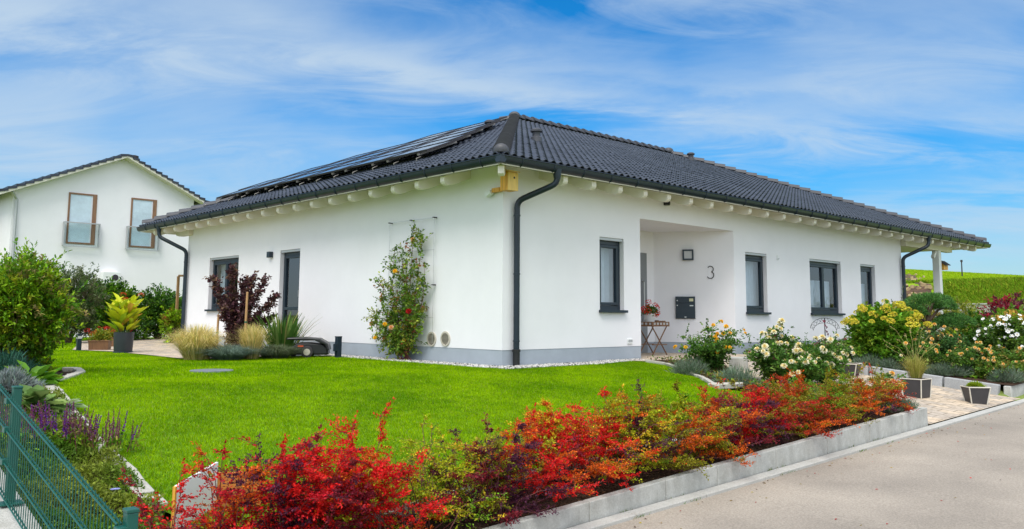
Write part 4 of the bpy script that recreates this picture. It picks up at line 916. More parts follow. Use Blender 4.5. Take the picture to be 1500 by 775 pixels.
def bush(name, label, cat, loc, h, w, d, cols, n, L, W, parts=('branches', 'foliage'), seed_lobes=9, shape=6, shell=.55, top_bias=0., smat=None, sprays=0, group=None, mat=None, foot=.0, hue=.07, sj=.25, zlo=.2):
    """leafy shrub: leaves gathered in sprays spread through uneven lobes"""
    t = thing(name, label, cat, loc, group=group); lb = LB(); st = MB()
    lobes = []
    for i in range(seed_lobes):
        a = 2*PI*i/seed_lobes+rng.normal(0, .4); r = rnd(1, .2, .62)[0]; z = rnd(1, zlo, .78)[0]
        lobes.append((np.array([math.cos(a)*r*w*.5, math.sin(a)*r*d*.5, foot+z*(h-foot)]), rnd(1, .22, .40)[0]))
    lobes.append((np.array([0, 0, foot+.68*(h-foot)]), .38))
    for c, r in lobes:
        k = rng.normal(0, .03, 3); st.tube([(rng.normal(0, .04), rng.normal(0, .04), -.03), c*np.array([.35, .35, .5])+k, c], [.018*h**.5, .012*h**.5, .005], 5, cap=False)
    per = 11; nc = n//per
    for i in range(nc):
        c, r = lobes[rng.integers(len(lobes))]; v = rdir(1)[0]; rr = r*(shell+(1-shell)*rnd(1)[0]**.5)*(1+rng.normal(0, .10))
        p = c+v*rr*np.array([w*.5*1.25, d*.5*1.25, (h-foot)*.62]); p[2] = max(p[2], .04)
        if p[2] > h*1.03: p[2] = h*rnd(1, .85, 1.03)[0]
        o = unit((v*np.array([1, 1, .7])+np.array([0, 0, .45]))[None])[0]; ln = rnd(1, .5, 1.4)[0]*L*2.2
        cc = jit(pick(cols, 1)[0], per, sj, hue)
        twig_leaves(lb, p, p+o*ln, per, L, W, cc, .95, .3, L*.25)
        if i % 4 == 0: st.tube([c*.6+p*.4, p, p+o*ln], [.004, .003, .001], 3, cap=False)
    for i in range(sprays):      # shoots that break the outline
        c, r = lobes[rng.integers(len(lobes))]; v = unit((rdir(1)[0]*np.array([1, 1, .3])+np.array([0, 0, .8]))[None])[0]; p = c+v*r*np.array([w*.6, d*.6, h*.55]); q_ = p+v*rnd(1, .1, .28)[0]*h**.5+np.array([0, 0, .04])
        st.tube([c, p, q_], [.005, .003, .001], 3, cap=False); m_ = 16; twig_leaves(lb, p, q_, m_, L*.9, W*.9, jit(pick(cols, 1)[0], m_, sj, hue), .8, .4, .01)
    st.build(parts[0], smat or stemM, t); lb.build(parts[1], mat or leafM, t, shape=shape); return t
def put(px, py, dz=0): return gp(px, py, dz)
LG = (.25, .42, .014); MG = (.11, .25, .014); DG = (.035, .10, .018); YG2 = (.32, .36, .02); GG = (.10, .13, .06); BG = (.10, .18, .15)
# left side
P_ = put(28, 549); s = msz(P_, 1)
bush('leafy_shrub', 'big bright green shrub beside the fence at the left edge', 'shrub', P_, 172*s, 128*s, 1.2, [(3, LG), (3, MG), (1, YG2), (1, (.26, .22, .07))], 30000, .066, .027, seed_lobes=20, sprays=130, zlo=.06, shell=.3)
P_ = put(-30, 545); s = msz(P_, 1)
bush('leafy_shrub', 'green shrub cut off by the left edge of the photo', 'shrub', P_, 175*s, 130*s, 1.2, [(3, LG), (3, MG)], 9000, .07, .03, sprays=15)
P_ = put(100, 503); s = msz(P_, 1)
bush('grey_green_shrub', 'loose grey green bush in front of the white neighbour wall', 'shrub', P_, 116*s, 104*s, 1.6, [(3, (.11, .16, .05)), (2, (.18, .21, .10)), (1, DG)], 14000, .08, .032, sprays=50, shell=.3)
P_ = put(160, 499); s = msz(P_, 1)
bush('leafy_shrub', 'rounded deep green bush behind the yellow leaved pot plant', 'shrub', P_, 88*s, 104*s, 1.8, [(3, MG), (2, DG), (1, LG)], 12000, .10, .05, sprays=26)
P_ = put(231, 497); s = msz(P_, 1)
bush('hedge', 'dense clipped dark green hedge left of the house corner', 'hedge', P_, 78*s, 100*s, 2.2, [(3, (.055, .15, .016)), (2, MG), (1, DG)], 12000, .09, .05, seed_lobes=18, shell=.75, sj=.2)
P_ = put(274, 498); s = msz(P_, 1)
bush('leafy_shrub', 'dark green bush partly hidden by the left downpipe', 'shrub', P_, 66*s, 70*s, 1.6, [(3, (.055, .15, .016)), (2, MG)], 5000, .09, .05, seed_lobes=12)
# purple leaved tree-like shrub with stakes
P_ = put(348, 519); s = msz(P_, 1)
t = thing('purple_shrub', 'tall dark purple leaved shrub staked in front of the garden window', 'shrub', P_)
lb = LB(); st = MB()
limbs = [(-.62, .0, 1.62), (-.50, .1, 1.15), (-.12, -.1, 1.78), (.0, .12, 1.60), (.28, .0, 1.66), (.55, -.05, 1.60), (.75, .05, 1.22), (.62, .1, .78), (-.25, -.15, .95), (.2, -.15, .8)]
ux = np.array([_rt[0], _rt[1], 0]); uy = np.array([_fw[0], _fw[1], 0])
for lx_, ly_, hz in limbs:
    tip = ux*lx_+uy*ly_*2.2+np.array([0, 0, hz]); base = ux*rng.normal(0, .05)+np.array([0, 0, .0])
    mid = base*.5+tip*.42+np.array([0, 0, .12])-ux*lx_*.16; P = [base, base*.8+ux*lx_*.12+np.array([0, 0, hz*.3]), mid, tip]; st.tube(P, [.024, .018, .010, .003], 6, cap=False)
    for j in range(120):
        tt = rnd(1, .22, 1.)[0]; p, d_ = along(P, tt); v = unit((rdir(1)[0]+d_*.8+np.array([0, 0, .1]))[None])[0]; q_ = p+v*rnd(1, .08, .25)[0]*(1.15-.5*tt)
        n = 15; twig_leaves(lb, p, q_, n, .060, .046, jit(pick([(4, (.095, .042, .050)), (2, (.15, .075, .07)), (1, (.20, .11, .07))], 1)[0], n, .3, .1), 1.0, .2, .02)
for j in range(240):      # low shoots at the foot
    a = rnd(1)[0]*2*PI; p = np.array([math.cos(a), math.sin(a), 0])*rnd(1, 0, .2)[0]; q_ = p*1.5+np.array([0, 0, rnd(1, .2, .75)[0]]); twig_leaves(lb, p+(0, 0, .08), q_, 9, .05, .036, jit((.065, .02, .03), 9, .3, .1), 1.0, .2, .02)
st.build('branches', stemM, t); lb.build('foliage', leafM, t, shape=6)
def stake(px, py0, py1, label, r=.026):
    p = put(px, py1); h = (py1-py0)*msz(p, 1); t = thing('wooden_stake', label, 'stake', p); m = MB(); m.tube([(0, 0, -.1), (.0, 0, h*.5), (.012, .01, h)], [r, r*.97, r*.9], 10); m.build('shaft', M['stake'], t, smooth=True)
    m = MB(); m.lathe([(r*.9, 0), (r*.75, .012), (.002, .018)], (.012, .01, h), 10); m.build('tip', M['stake'], t)
    m = MB(); m.lathe([(r*1.1, 0), (r*1.18, .015), (r*1.1, .03)], (0, 0, h*.52), 10); m.build('tie', pm('tie_green', (.01, .10, .05)), t)
stake(358, 429, 521, 'taller wooden stake in front of the purple shrub')
stake(317, 462, 518, 'shorter wooden stake left of the purple shrub foot')

def grass_clump(name, label, px, py, h, w, n, cols, bw=.006, droop=.5, cat='grass', stiff=.0, mat=None, parts='blades', tube=None, plumes=0, loc=None, parent=None, cv=1.15):
    P = put(px, py) if loc is None else loc
    t = thing(name, label, cat, P) if parent is None else parent
    az = rnd(n, 0, 2*PI); ln = h*rnd(n, .55, 1.12); sp = rnd(n, .05, 1.)**(1.0)*w*.5; c0 = np.stack([np.cos(az), np.sin(az), 0*az], 1); rb = rnd(n, 0, w*.17)[:, None]
    sd = np.stack([-np.sin(az), np.cos(az), 0*az], 1); w_ = (bw*rnd(n, .6, 1.3))[:, None]; VV = []; K = 5
    for i in range(K):
        s_ = i/(K-1); zz = ln*(np.sin(min(1, s_)*PI*.5)*(1-stiff)+s_*stiff)-droop*(sp/(w*.5))**2*ln*.55*s_**2.5
        p = c0*rb+c0*(sp*s_**cv)[:, None]+np.array([0, 0, 1])*zz[:, None]; p[:, 2] = np.maximum(p[:, 2], .005)
        k = max(.08, 1-s_**1.5); VV += [p-sd*w_*.5*k, p+sd*w_*.5*k]
    V = np.stack(VV, 1).reshape(-1, 3); b = np.arange(n)[:, None]*2*K; F = np.concatenate([b+np.array([[2*i, 2*i+1, 2*i+3, 2*i+2]]) for i in range(K-1)], 0)
    C = np.repeat(pick(cols, n)*np.exp(rng.normal(0, .2, (n, 1))), 2*K, 0); np_mesh(parts, V, F, mat or grassM, t, cols=C); return t
BL = [(4, (.80, .66, .30)), (2, (.60, .50, .16)), (1, (.36, .38, .07))]
grass_clump('feather_grass', 'blond feather grass clump at the patio edge left of the purple shrub', 288, 527, 50*.0125, 1.35, 2600, BL, .010, .95, 'ornamental grass')
grass_clump('feather_grass', 'narrow blond grass clump between the purple shrub and the yucca', 369, 526, .64, .75, 1200, BL, .010, .5, 'ornamental grass')
grass_clump('blue_fescue', 'low blue grey grass mound in front of the purple shrub', 334, 527, .28, 1.5, 3000, [(3, (.24, .32, .27)), (1, (.15, .22, .18))], .010, .8, 'ornamental grass')
grass_clump('blue_fescue', 'low dark grey green grass mound below the yucca', 403, 525, .26, 1.3, 2400, [(3, (.13, .17, .09)), (1, (.18, .19, .11))], .010, .9, 'ornamental grass')
grass_clump('yucca', 'spiky green yucca left of the robot mower', 411, 521, .86, 1.5, 150, [(3, (.075, .17, .03)), (1, (.16, .24, .06)), (.6, (.34, .33, .10))], .062, .12, 'plant', stiff=.7)

# climbing rose on wires
def rose_mesh(r, cols, nm):
    P = []; D = []; U = []; L = []; W = []; C = []
    for ring, (k, el, rad, sc_) in enumerate(((3, 1.25, .12, .7), (5, .85, .30, .9), (6, .45, .45, 1.0), (7, .1, .5, 1.05))):
        for i in range(k):
            a = 2*PI*(i+.5*(ring % 2))/k+rng.normal(0, .1); o = np.array([math.cos(a), math.sin(a), 0])
            P.append(o*rad*r*.3+np.array([0, 0, -.12*r*ring])); D.append(o*math.cos(el)+np.array([0, 0, math.sin(el)])); U.append(np.array([0, 0, 1])-o*.6); L.append(r*sc_); W.append(r*.95*sc_); C.append(np.array(cols[min(ring, len(cols)-1)])*math.exp(rng.normal(0, .08)))
    V, F, CC = leaf_arrays(np.array(P), np.array(D), np.array(U), np.array(L), np.array(W), np.array(C), 6, .22, .25)
    me_o = np_mesh(nm, V, F, petalM, cols=CC); me = me_o.data; bpy.data.objects.remove(me_o); return me
CRM = [(.80, .62, .22), (.85, .74, .40), (.85, .80, .58), (.84, .82, .66)]
APR = [(.80, .38, .05), (.82, .50, .12), (.84, .60, .25), (.85, .68, .36)]
GLD = [(.80, .36, .015), (.85, .48, .02), (.85, .55, .04)]
WHT = [(.85, .85, .84)]*4
SAL = [(.70, .30, .10), (.75, .40, .16), (.8, .5, .25)]
RM = {'cream': rose_mesh(.045, CRM, 'bloom'), 'apricot': rose_mesh(.042, APR, 'bloom'), 'gold': rose_mesh(.042, GLD, 'bloom'), 'small': rose_mesh(.034, APR, 'bloom'), 'salmon': rose_mesh(.045, SAL, 'bloom')}
def flower_at(me, parent, p, out, s=1., name='bloom', roll=None):
    o = bpy.data.objects.new(name, me); COL.objects.link(o); o.parent = parent; o.location = tuple(map(float, p))
    z = Vector(out).normalized(); o.rotation_euler = (z.to_track_quat('Z', 'Y').to_matrix() @ Matrix.Rotation(rnd(1, 0, 6.28)[0], 3, 'Z')).to_euler(); o.scale = (s,)*3; return o
t = thing('wire_trellis', 'thin steel wire trellis with stand-off pins on the garden wall', 'trellis', (0, 2.5, 0))
m = MB()
for y in (1.82, 2.53, 3.24): m.tube([(-.06, y-2.5, .35), (-.06, y-2.5, 2.66)], .004, 5)
for z in (2.65, 2.05, 1.4, .8): m.tube([(-.063, 1.80-2.5, z), (-.063, 3.26-2.5, z)], .004, 5)
m.build('wire', M['steel'], t)
m = MB(); m.tube([(0, 0, 0), (-.07, 0, 0)], .012, 8); m.lathe([(.03, -.006), (.03, .006)], (-.07, 0, 0), 8); c0 = None
for y in (1.82, 2.53, 3.24):
    for z in (2.65, 1.4):
        if c0 is None: c0 = m.build('pin', M['dark'], t, loc=(0, y-2.5, z))
        else: copy_obj(c0, t, (0, y-2.5, z))
cr = thing('climbing_rose', 'climbing rose with orange yellow blooms trained up the garden wall', 'rose', (-.14, 2.55, 0))
lb = LB(); st = MB()
canes = [(-.0, -.50, 2.30), (-.05, -.62, 1.75), (.0, -.20, 2.45), (.0, .15, 1.95), (.0, .40, 2.15), (-.1, .62, 1.55), (-.1, .85, .95), (-.15, .55, .65), (-.1, -.35, 1.2), (-.1, .2, 1.2), (-.1, -.5, .85), (-.12, .1, .7), (-.1, .35, 1.0), (-.05, -.05, 1.6)]
ends = []
for bx_, yy, zz in canes:
    P = [np.array([0, rng.normal(-.0, .12), -.02]), np.array([bx_*.5, yy*.45, zz*.3]), np.array([bx_, yy*.9+rng.normal(0, .06), zz*.65]), np.array([bx_*.6, yy, zz])]
    st.tube(P, [.010, .008, .006, .003], 5, cap=False)
    for j in range(int(26+zz*10)):
        tt = rnd(1, .12, 1.)[0]**.85; p, d_ = along(P, tt); v = unit((rdir(1)[0]*np.array([.45, 1, .8])+np.array([-.25, 0, .15]))[None])[0]; ln = rnd(1, .08, .36)[0]; q_ = p+v*ln
        q_[0] = min(q_[0], .08); n = 11; twig_leaves(lb, p, q_, n, .058, .038, jit(pick([(4, (.11, .21, .025)), (3, (.19, .30, .03)), (1.4, (.32, .36, .05)), (.6, (.30, .12, .04))], 1)[0], n, .3, .08), .9, .2, .02); ends.append(q_)
        if j % 3 == 0: st.tube([p, q_], [.003, .002], 3, cap=False)
st.build('canes', stemR, cr); lb.build('foliage', leafM, cr, shape=6)
for i in range(9):
    q_ = ends[rng.integers(len(ends))]; flower_at(RM['gold' if i % 3 else 'salmon'], cr, q_+np.array([-.05, 0, 0]), (-1, -.6, .5), rnd(1, .65, 1.05)[0])
flower_at(rose_mesh(.05, [(.5, .02, .02)]*4, 'bloom'), cr, (-.2, -.36, .92), (-1, -.6, .4))

def rose_bush(name, label, px, py, h, w, d, bloom, nb, leafc, nl=2600, loc=None, stems=13, bs=1.0, cat='rose', L=.05, W=.036, redtips=0, topb=True):
    P0 = put(px, py) if loc is None else np.array(loc); t = thing(name, label, cat, P0); lb = LB(); st = MB(); tips = []
    for i in range(stems):
        az = 2*PI*i/stems+rng.normal(0, .4); rc = rnd(1, .15, 1.)[0]; top = h*rnd(1, .55, 1.0)[0]*(1-.25*rc)
        P = stem_path((rng.normal(0, .05), rng.normal(0, .05), -.02), az, 1., top, 7, 1.1, .02); P[:, 0] = P[:, 0]*rc*w*.5; P[:, 1] = P[:, 1]*rc*d*.5; P[1:] += rng.normal(0, .015, (6, 3)); st.tube(P, np.linspace(.008, .003, 7), 5, cap=False); tips.append((P[-1], unit((P[-1]-P[-2])[None])[0]))
        k = nl//stems//9
        for j in range(k):
            tt = rnd(1, .18, 1.)[0]; p, dd = along(P, tt); v = unit((rdir(1)[0]*np.array([1, 1, .5])+np.array([0, 0, .25]))[None])[0]; q_ = p+v*rnd(1, .08, .24)[0]*max(.5, w)**.5
            cc = pick(leafc, 1)[0]; 
            if redtips and tt > .93 and rnd(1)[0] < .3: cc = np.array((.16, .03, .05))
            twig_leaves(lb, p, q_, 9, L, W, jit(cc, 9, .28, .07), .8, .2, .015)
            if tt > .45: tips.append((q_, v))
            if j % 3 == 0: st.tube([p, q_], [.003, .002], 3, cap=False)
    st.build('stems', stemG, t); lb.build('foliage', leafM, t, shape=6)
    tips.sort(key=lambda a: -(a[0][2]/h+.35*(a[0]@np.array([-.68, -.73, 0]))/max(w, .3)+rng.normal(0, .28)))
    for q_, v in tips[:nb]:
        flower_at(RM[bloom] if bloom in RM else bloom, t, q_+v*.03, v+np.array([-.5, -.5, .5]), bs*rnd(1, .7, 1.25)[0])
    return t
RL = [(4, (.07, .17, .025)), (2, (.12, .25, .03)), (1, (.18, .27, .05))]
rose_bush('rose_bush', 'open rose bush with golden yellow blooms beside the porch path', 1046, 549, .92, 1.6, .9, 'gold', 20, RL, 4600, stems=18, bs=.85)
rose_bush('rose_bush', 'cream rose bush left of the metal plant support, full of pale blooms', 1136, 563, .95, 1.55, 1.0, 'cream', 40, RL, 7000, bs=1.0, stems=22, redtips=1)
rose_bush('rose_bush', 'cream rose bush directly below the metal plant support', 1212, 568, .92, 1.45, 1.0, 'cream', 40, RL, 7000, bs=1.0, stems=22, redtips=1)
rose_bush('rose_bush', 'lower cream rose bush in front, between the two larger cream roses', 1176, 574, .78, 1.0, .8, 'cream', 20, RL, 3600, stems=15, bs=.95)
rose_bush('rose_bush', 'small rose with pale yellow clusters at the end of the barberry row', 1310, 590, .56, .50, .5, 'small', 24, RL, 1100, bs=1.0, loc=(2.12, -5.42, -.38))
# ================================================================== RIGHT HAND BED
HYD = [(3, (.11, .25, .018)), (2, (.17, .34, .02)), (1, (.26, .38, .03))]
def head_mesh(r, cols, nm, n=90):
    v = rdir(n); v[:, 2] = np.abs(v[:, 2])*.9-.1; P = v*np.array([r, r, r*.8]); me_o = None
    V, F, C = leaf_arrays(P, unit(rdir(n)*.8+v), v, r*.45, r*.45, jit(pick(cols, n), n, .15, .05)); o = np_mesh(nm, V, F, petalM, cols=C); me = o.data; bpy.data.objects.remove(o); return me
hydm = head_mesh(.065, [(3, (.70, .60, .06)), (2, (.55, .52, .05)), (1, (.72, .52, .12))], 'flower_head')
hydo = head_mesh(.085, [(3, (.62, .40, .07)), (2, (.55, .44, .08)), (1, (.60, .35, .12))], 'flower_head')
def top_heads(t, me, n, h, w, d, s=1., zlo=.72, name='flower_head', front=.5):
    for i in range(n):
        a = rnd(1)[0]*2*PI; r = rnd(1)[0]**.5; z = h*(zlo+(1.05-zlo)*(1-r**2)*rnd(1, .55, 1)[0])
        flower_at(me, t, (math.cos(a)*r*w*.52-front*.1, math.sin(a)*r*d*.52-front*.1, z), (-.4, -.4, 1), s*rnd(1, .7, 1.25)[0])
P = put(1264, 549); P = np.array([max(P[0], XB+1.0), P[1], 0]); P[2] = float(G(P[0], P[1])); s = msz(P, 1); print('hydr', P, s)
t = bush('hydrangea', 'big hydrangea with yellow green flower heads against the house wall', 'hydrangea', P, 88*s, 92*s, 1.3, HYD, 13000, .085, .055, seed_lobes=12, sprays=12, smat=stemG)
top_heads(t, hydm, 60, 96*s, 104*s, 1.6, .95, zlo=.62)
# cloud pruned pine
P = put(1362, 545); P = np.array([9.6, -2.9, 0]); d_ = ray(1362, 500); s_ = (P[0]-CAM[0])/d_[0]; P = np.array([P[0], CAM[1]+d_[1]*s_, 0]); P[2] = float(G(P[0], P[1])); s = msz(P, 1); print('pine', P, s)
t = thing('cloud_pine', 'cloud pruned pine with rounded dark green pads', 'pine', P); m = MB(); zc_ = lambda py: (458-py)*s+CZ-P[2]
pads = [(1354, 438, 32, 15), (1378, 434, 24, 11), (1390, 442, 16, 9), (1340, 450, 22, 12), (1400, 463, 27, 11), (1382, 467, 18, 9)]
m.tube([(0, 0, -.1), (.05, 0, zc_(490)), (-.03, .02, zc_(465)), (0, 0, zc_(440))], [.07, .06, .05, .03], 8)
V_, F_, C_, off = [], [], [], 0
for i, (px, py, rx_, rz2) in enumerate(pads):
    c = ux*(px-1362)*s+uy*(rng.normal(0, .15))+np.array([0, 0, zc_(py)]); m.tube([(0, 0, c[2]*.75), c*.6+np.array([0, 0, c[2]*.36]), c], [.035, .025, .015], 6)
    n = 2600; v = rdir(n); v[:, 2] = np.abs(v[:, 2])*1.05-.22; lump = 1+.12*np.sin(v[:, 0]*9+i)*np.cos(v[:, 1]*8+i*2); R = np.array([rx_*s, rx_*s*.95, rz2*s*1.15]); p = c+v*R*lump[:, None]*rnd(n, .86, 1.03)[:, None]
    a, b, cc = leaf_arrays(p, unit(v*1.0+rdir(n)*.8+np.array([0, 0, .5])), rdir(n), rnd(n, .05, .10), .011, jit(pick([(4, (.075, .19, .04)), (2, (.11, .26, .05)), (1, (.03, .08, .02))], n), n, .25, .06)); V_.append(a); F_.append(b+off); C_.append(cc); off += len(a)
m.build('trunk', stemM, t, smooth=True); np_mesh('needle_pad', np.concatenate(V_), np.concatenate(F_), needleM, t, cols=np.concatenate(C_))
def rb_at(px, x):      # point of the right bed on the pixel column px at world x
    d = ray(px, 500); s = (x-CAM[0])/d[0]; y = CAM[1]+d[1]*s; return np.array([x, y, float(G(x, y))])
def zpix(P, py): return (459-py)*msz(P, 1)+CZ-P[2]
P = rb_at(1335, 8.2); print('roseC', P)
rose_bush('rose_bush', 'tall rose bush with cream blooms in front of the hydrangea', 0, 0, zpix(P, 466), 1.2, 1.0, 'cream', 16, RL, 5000, loc=P, stems=20, bs=.9)
P = rb_at(1382, 8.5); print(P)
rose_bush('rose_bush', 'dark leaved rose bush with apricot clusters below the cloud pine', 0, 0, zpix(P, 472), 1.5, 1.0, 'apricot', 24, [(4, (.05, .13, .03)), (2, (.09, .19, .04)), (.6, (.16, .09, .04))], 7000, loc=P, stems=24, bs=.8)
P = rb_at(1425, 7.6)
rose_bush('rose_bush', 'low rose bush with orange yellow clusters behind the small square pot', 0, 0, zpix(P, 495), 1.4, 1.0, 'apricot', 34, RL, 6500, loc=P, stems=24, bs=.72)
P = rb_at(1478, 7.9)
rose_bush('rose_bush', 'rose bush with a few apricot blooms at the right edge above the pale block', 0, 0, zpix(P, 505), 1.2, .9, 'apricot', 14, [(3, (.09, .19, .02)), (2, (.15, .20, .03)), (1, (.22, .17, .03))], 5500, loc=P, stems=22, bs=.72)
P = rb_at(1300, 7.2)
rose_bush('rose_bush', 'low cream rose bush behind the granite blocks, left of the grass pot', 0, 0, zpix(P, 505), 1.1, .9, 'cream', 8, RL, 4200, loc=P, stems=18, bs=.9)
P = rb_at(1462, 7.1)
rose_bush('rose_bush', 'low apricot rose at the front corner of the shrub bed by the road', 0, 0, zpix(P, 520), 1.0, .8, 'apricot', 12, [(3, (.10, .21, .02)), (2, (.17, .22, .03)), (1, (.26, .18, .04))], 3600, loc=P, stems=16, bs=.7)
P = rb_at(1350, 7.05)
rose_bush('rose_bush', 'rose bush with small apricot clusters rising right behind the grass pot', 0, 0, zpix(P, 492), 1.0, .8, 'apricot', 12, RL, 4600, loc=P, stems=18, bs=.7)
P = rb_at(1402, 7.1)
rose_bush('rose_bush', 'leafy rose with sparse apricot blooms between the two square pots', 0, 0, zpix(P, 508), 1.0, .8, 'apricot', 10, [(3, (.08, .18, .02)), (2, (.14, .22, .03)), (1, (.05, .12, .02))], 4600, loc=P, stems=18, bs=.7)
# white anemones
me_ = []
def anemone_mesh():
    P = []; D = []; U = []; L = []; W = []; C = []
    for i in range(6):
        a = PI/3*i; o = np.array([math.cos(a), math.sin(a), .12]); P.append(o*.004); D.append(o); U.append((0, 0, 1)); L.append(.038); W.append(.036); C.append((.86, .86, .86))
    for i in range(5):
        a = 1.26*i; o = np.array([math.cos(a), math.sin(a), 1.0]); P.append((0, 0, .004)); D.append(o); U.append((0, 0, 1)); L.append(.012); W.append(.012); C.append((.7, .45, .03))
    V, F, C = leaf_arrays(np.array(P), np.array(D), np.array(U, float), np.array(L), np.array(W), np.array(C), 6, .05, .0); o = np_mesh('bloom', V, F, petalM, cols=C); m = o.data; bpy.data.objects.remove(o); return m
AN = anemone_mesh()
P = rb_at(1482, 8.8)
rose_bush('white_anemone', 'tall clump of white flowers at the right edge below the red shrub', 0, 0, zpix(P, 446), 1.15, 1.0, AN, 80, [(3, (.09, .19, .02)), (2, (.16, .25, .03)), (1, (.05, .11, .02))], 4200, loc=P, stems=24, bs=1.0, cat='anemone', L=.07, W=.04)
P = rb_at(1447, 9.3)
rose_bush('white_anemone', 'smaller clump of white flowers between the roses and the green bush', 0, 0, zpix(P, 470), .8, .8, AN, 26, [(3, (.08, .17, .02)), (2, (.13, .22, .03))], 2200, loc=P, stems=14, bs=1.0, cat='anemone', L=.07, W=.04)
P = rb_at(1482, 10.4)
t = bush('hydrangea', 'hydrangea with orange yellow heads above the white flowers at the right edge', 'hydrangea', P, zpix(P, 446), 1.1, .9, HYD, 3500, .09, .055, seed_lobes=8, smat=stemG); top_heads(t, hydo, 15, zpix(P, 446), 1.1, .9, 1.1, zlo=.72)
P = rb_at(1482, 12.3)
bush('red_shrub', 'dark red leaved shrub in front of the concrete block wall', 'shrub', P, zpix(P, 419), 1.25, 1.2, [(3, (.34, .022, .04)), (2, (.18, .03, .05)), (1, (.08, .04, .04))], 6500, .075, .038, seed_lobes=12, sprays=24, smat=stemR)
P = rb_at(1441, 11.0)
bush('leafy_shrub', 'small fresh green bush in front of the concrete block wall', 'shrub', P, zpix(P, 454), .8, .8, [(3, (.07, .18, .015)), (1, MG)], 3600, .07, .04, seed_lobes=8)
P = rb_at(1322, 13.5)
bush('leafy_shrub', 'wispy pale green shrub at the far end of the house wall', 'shrub', P, zpix(P, 424), .9, .6, [(3, (.12, .17, .05)), (1, MG)], 1200, .06, .03, sprays=20, shell=.2)
P = rb_at(1357, 17.0)
bush('yellow_shrub', 'yellow leaved shrub beside the terrace behind the cloud pine', 'shrub', P, zpix(P, 421), 1.1, .9, [(3, (.38, .36, .04)), (2, (.25, .28, .03)), (1, (.35, .20, .04))], 3000, .07, .035, sprays=20)
P = rb_at(1412, 15.5)
bush('yellow_shrub', 'yellow green shrub right of the white terrace post', 'shrub', P, zpix(P, 431), 1.5, 1.0, [(3, (.34, .36, .04)), (2, (.20, .26, .03))], 3800, .07, .035, sprays=30)
# clipped box ball and the metal support
P = put(1227, 530); P = np.array([5.75, 0, 0]); d_ = ray(1227, 510); s_ = (P[0]-CAM[0])/d_[0]; y_ = CAM[1]+d_[1]*s_; P = np.array([P[0], y_, float(G_bed(P[0], y_))]); s = msz(P, 1); print('box', P)
P = rb_at(1227, 7.2)
bush('box_ball', 'small clipped round box bush right of the metal plant support', 'shrub', P, zpix(P, 494), 34*msz(P, 1), .5, [(3, (.06, .12, .012)), (1, (.11, .16, .02))], 5000, .022, .014, seed_lobes=16, shell=.85, sj=.25)
P = rb_at(1209, 7.05); h = zpix(P, 459)
t = thing('plant_support', 'black metal plant support with fan shaped wire top below the double window', 'plant support', P)
m = MB(); m.tube([(0, 0, -.1), (0, 0, h)], .011, 8); m.build('post', M['black'], t)
m = MB(); R_ = .30
for sgn in (-1, 1):
    Q = [np.array([0, 0, h])+ux*sgn*R_*math.sin(a)+np.array([0, 0, -R_*.75*(1-math.cos(a))]) for a in np.linspace(0, 1.5, 10)]; m.tube(Q, .005, 5)
    Q2 = [np.array([0, 0, h-.10])+ux*sgn*.24*math.sin(a)+np.array([0, 0, -.17*(1-math.cos(a))]) for a in np.linspace(0, 1.5, 10)]; m.tube(Q2, .004, 5)
    for i in (3, 5, 7, 9): m.tube([Q[i], Q2[i-2]], .0035, 4); m.tube([Q[i-2], Q2[i]], .0035, 4)
m.build('wire_fan', M['black'], t)
# lavender cushions
LAV = [(3, (.19, .26, .17)), (2, (.13, .20, .12)), (1, (.28, .31, .25))]
def cushion(name, label, loc, h, w, n=900, cols=LAV, cat='lavender', bw=.007, L=None):
    n = n*3; t = thing(name, label, cat, loc); v = rdir(n); v[:, 2] = np.abs(v[:, 2]); R = np.array([w*.42, w*.42, h*.6])*rnd(n, .35, 1.0)[:, None]*(1+.2*np.sin(v[:, :1]*7))
    V, F, C = leaf_arrays(v*R, unit(v+rdir(n)*.6+np.array([0, 0, .6])), rdir(n), rnd(n, .5, 1.4)*(L or h*.30), bw, jit(pick(cols, n), n, .25, .06)); np_mesh('foliage', V, F, grassM, t, cols=C); return t
def cpx(px, py, wpx, hpx, label, name='lavender', n=900, **k):
    P = put(px, py); s = msz(P, 1); return cushion(name, label, P, hpx*s, wpx*s, n, **k)
cpx(1010, 549, 60, 30, 'grey green lavender cushion at the lawn edge left of the golden rose')
cpx(1078, 563, 66, 32, 'grey green lavender cushion right of the golden rose')
cpx(1055, 551, 40, 18, 'low brownish cushion plant under the golden rose', n=500, cols=[(2, (.10, .10, .04)), (1, (.14, .09, .04))])
cushion('lavender', 'blue grey cushion at the corner of the planter wall by the driveway', (2.2, -5.62, float(zbar(2.2, -5.62))), .20, .42)
cushion('lavender', 'blue grey cushion between the small rose and the barberries', (1.85, -5.55, float(zbar(1.85, -5.55))), .22, .40)
for px, x, h, w, lab in ((1275, 6.75, .34, .9, 'silvery cushion plants behind the granite blocks left of the grass pot'), (1300, 6.72, .30, .6, 'silvery cushion plant just left of the pot with tall grass'), (1390, 6.95, .34, .8, 'silvery cushion plant between the two square pots'), (1372, 6.75, .28, .5, 'silvery cushion plant right behind the grass pot'), (1472, 6.9, .32, .6, 'silvery cushion plant right of the small square pot'), (1250, 7.6, .35, .8, 'grey green cushion plant under the hydrangea')):
    cushion('lavender', lab, rb_at(px, x), h, w, 900)
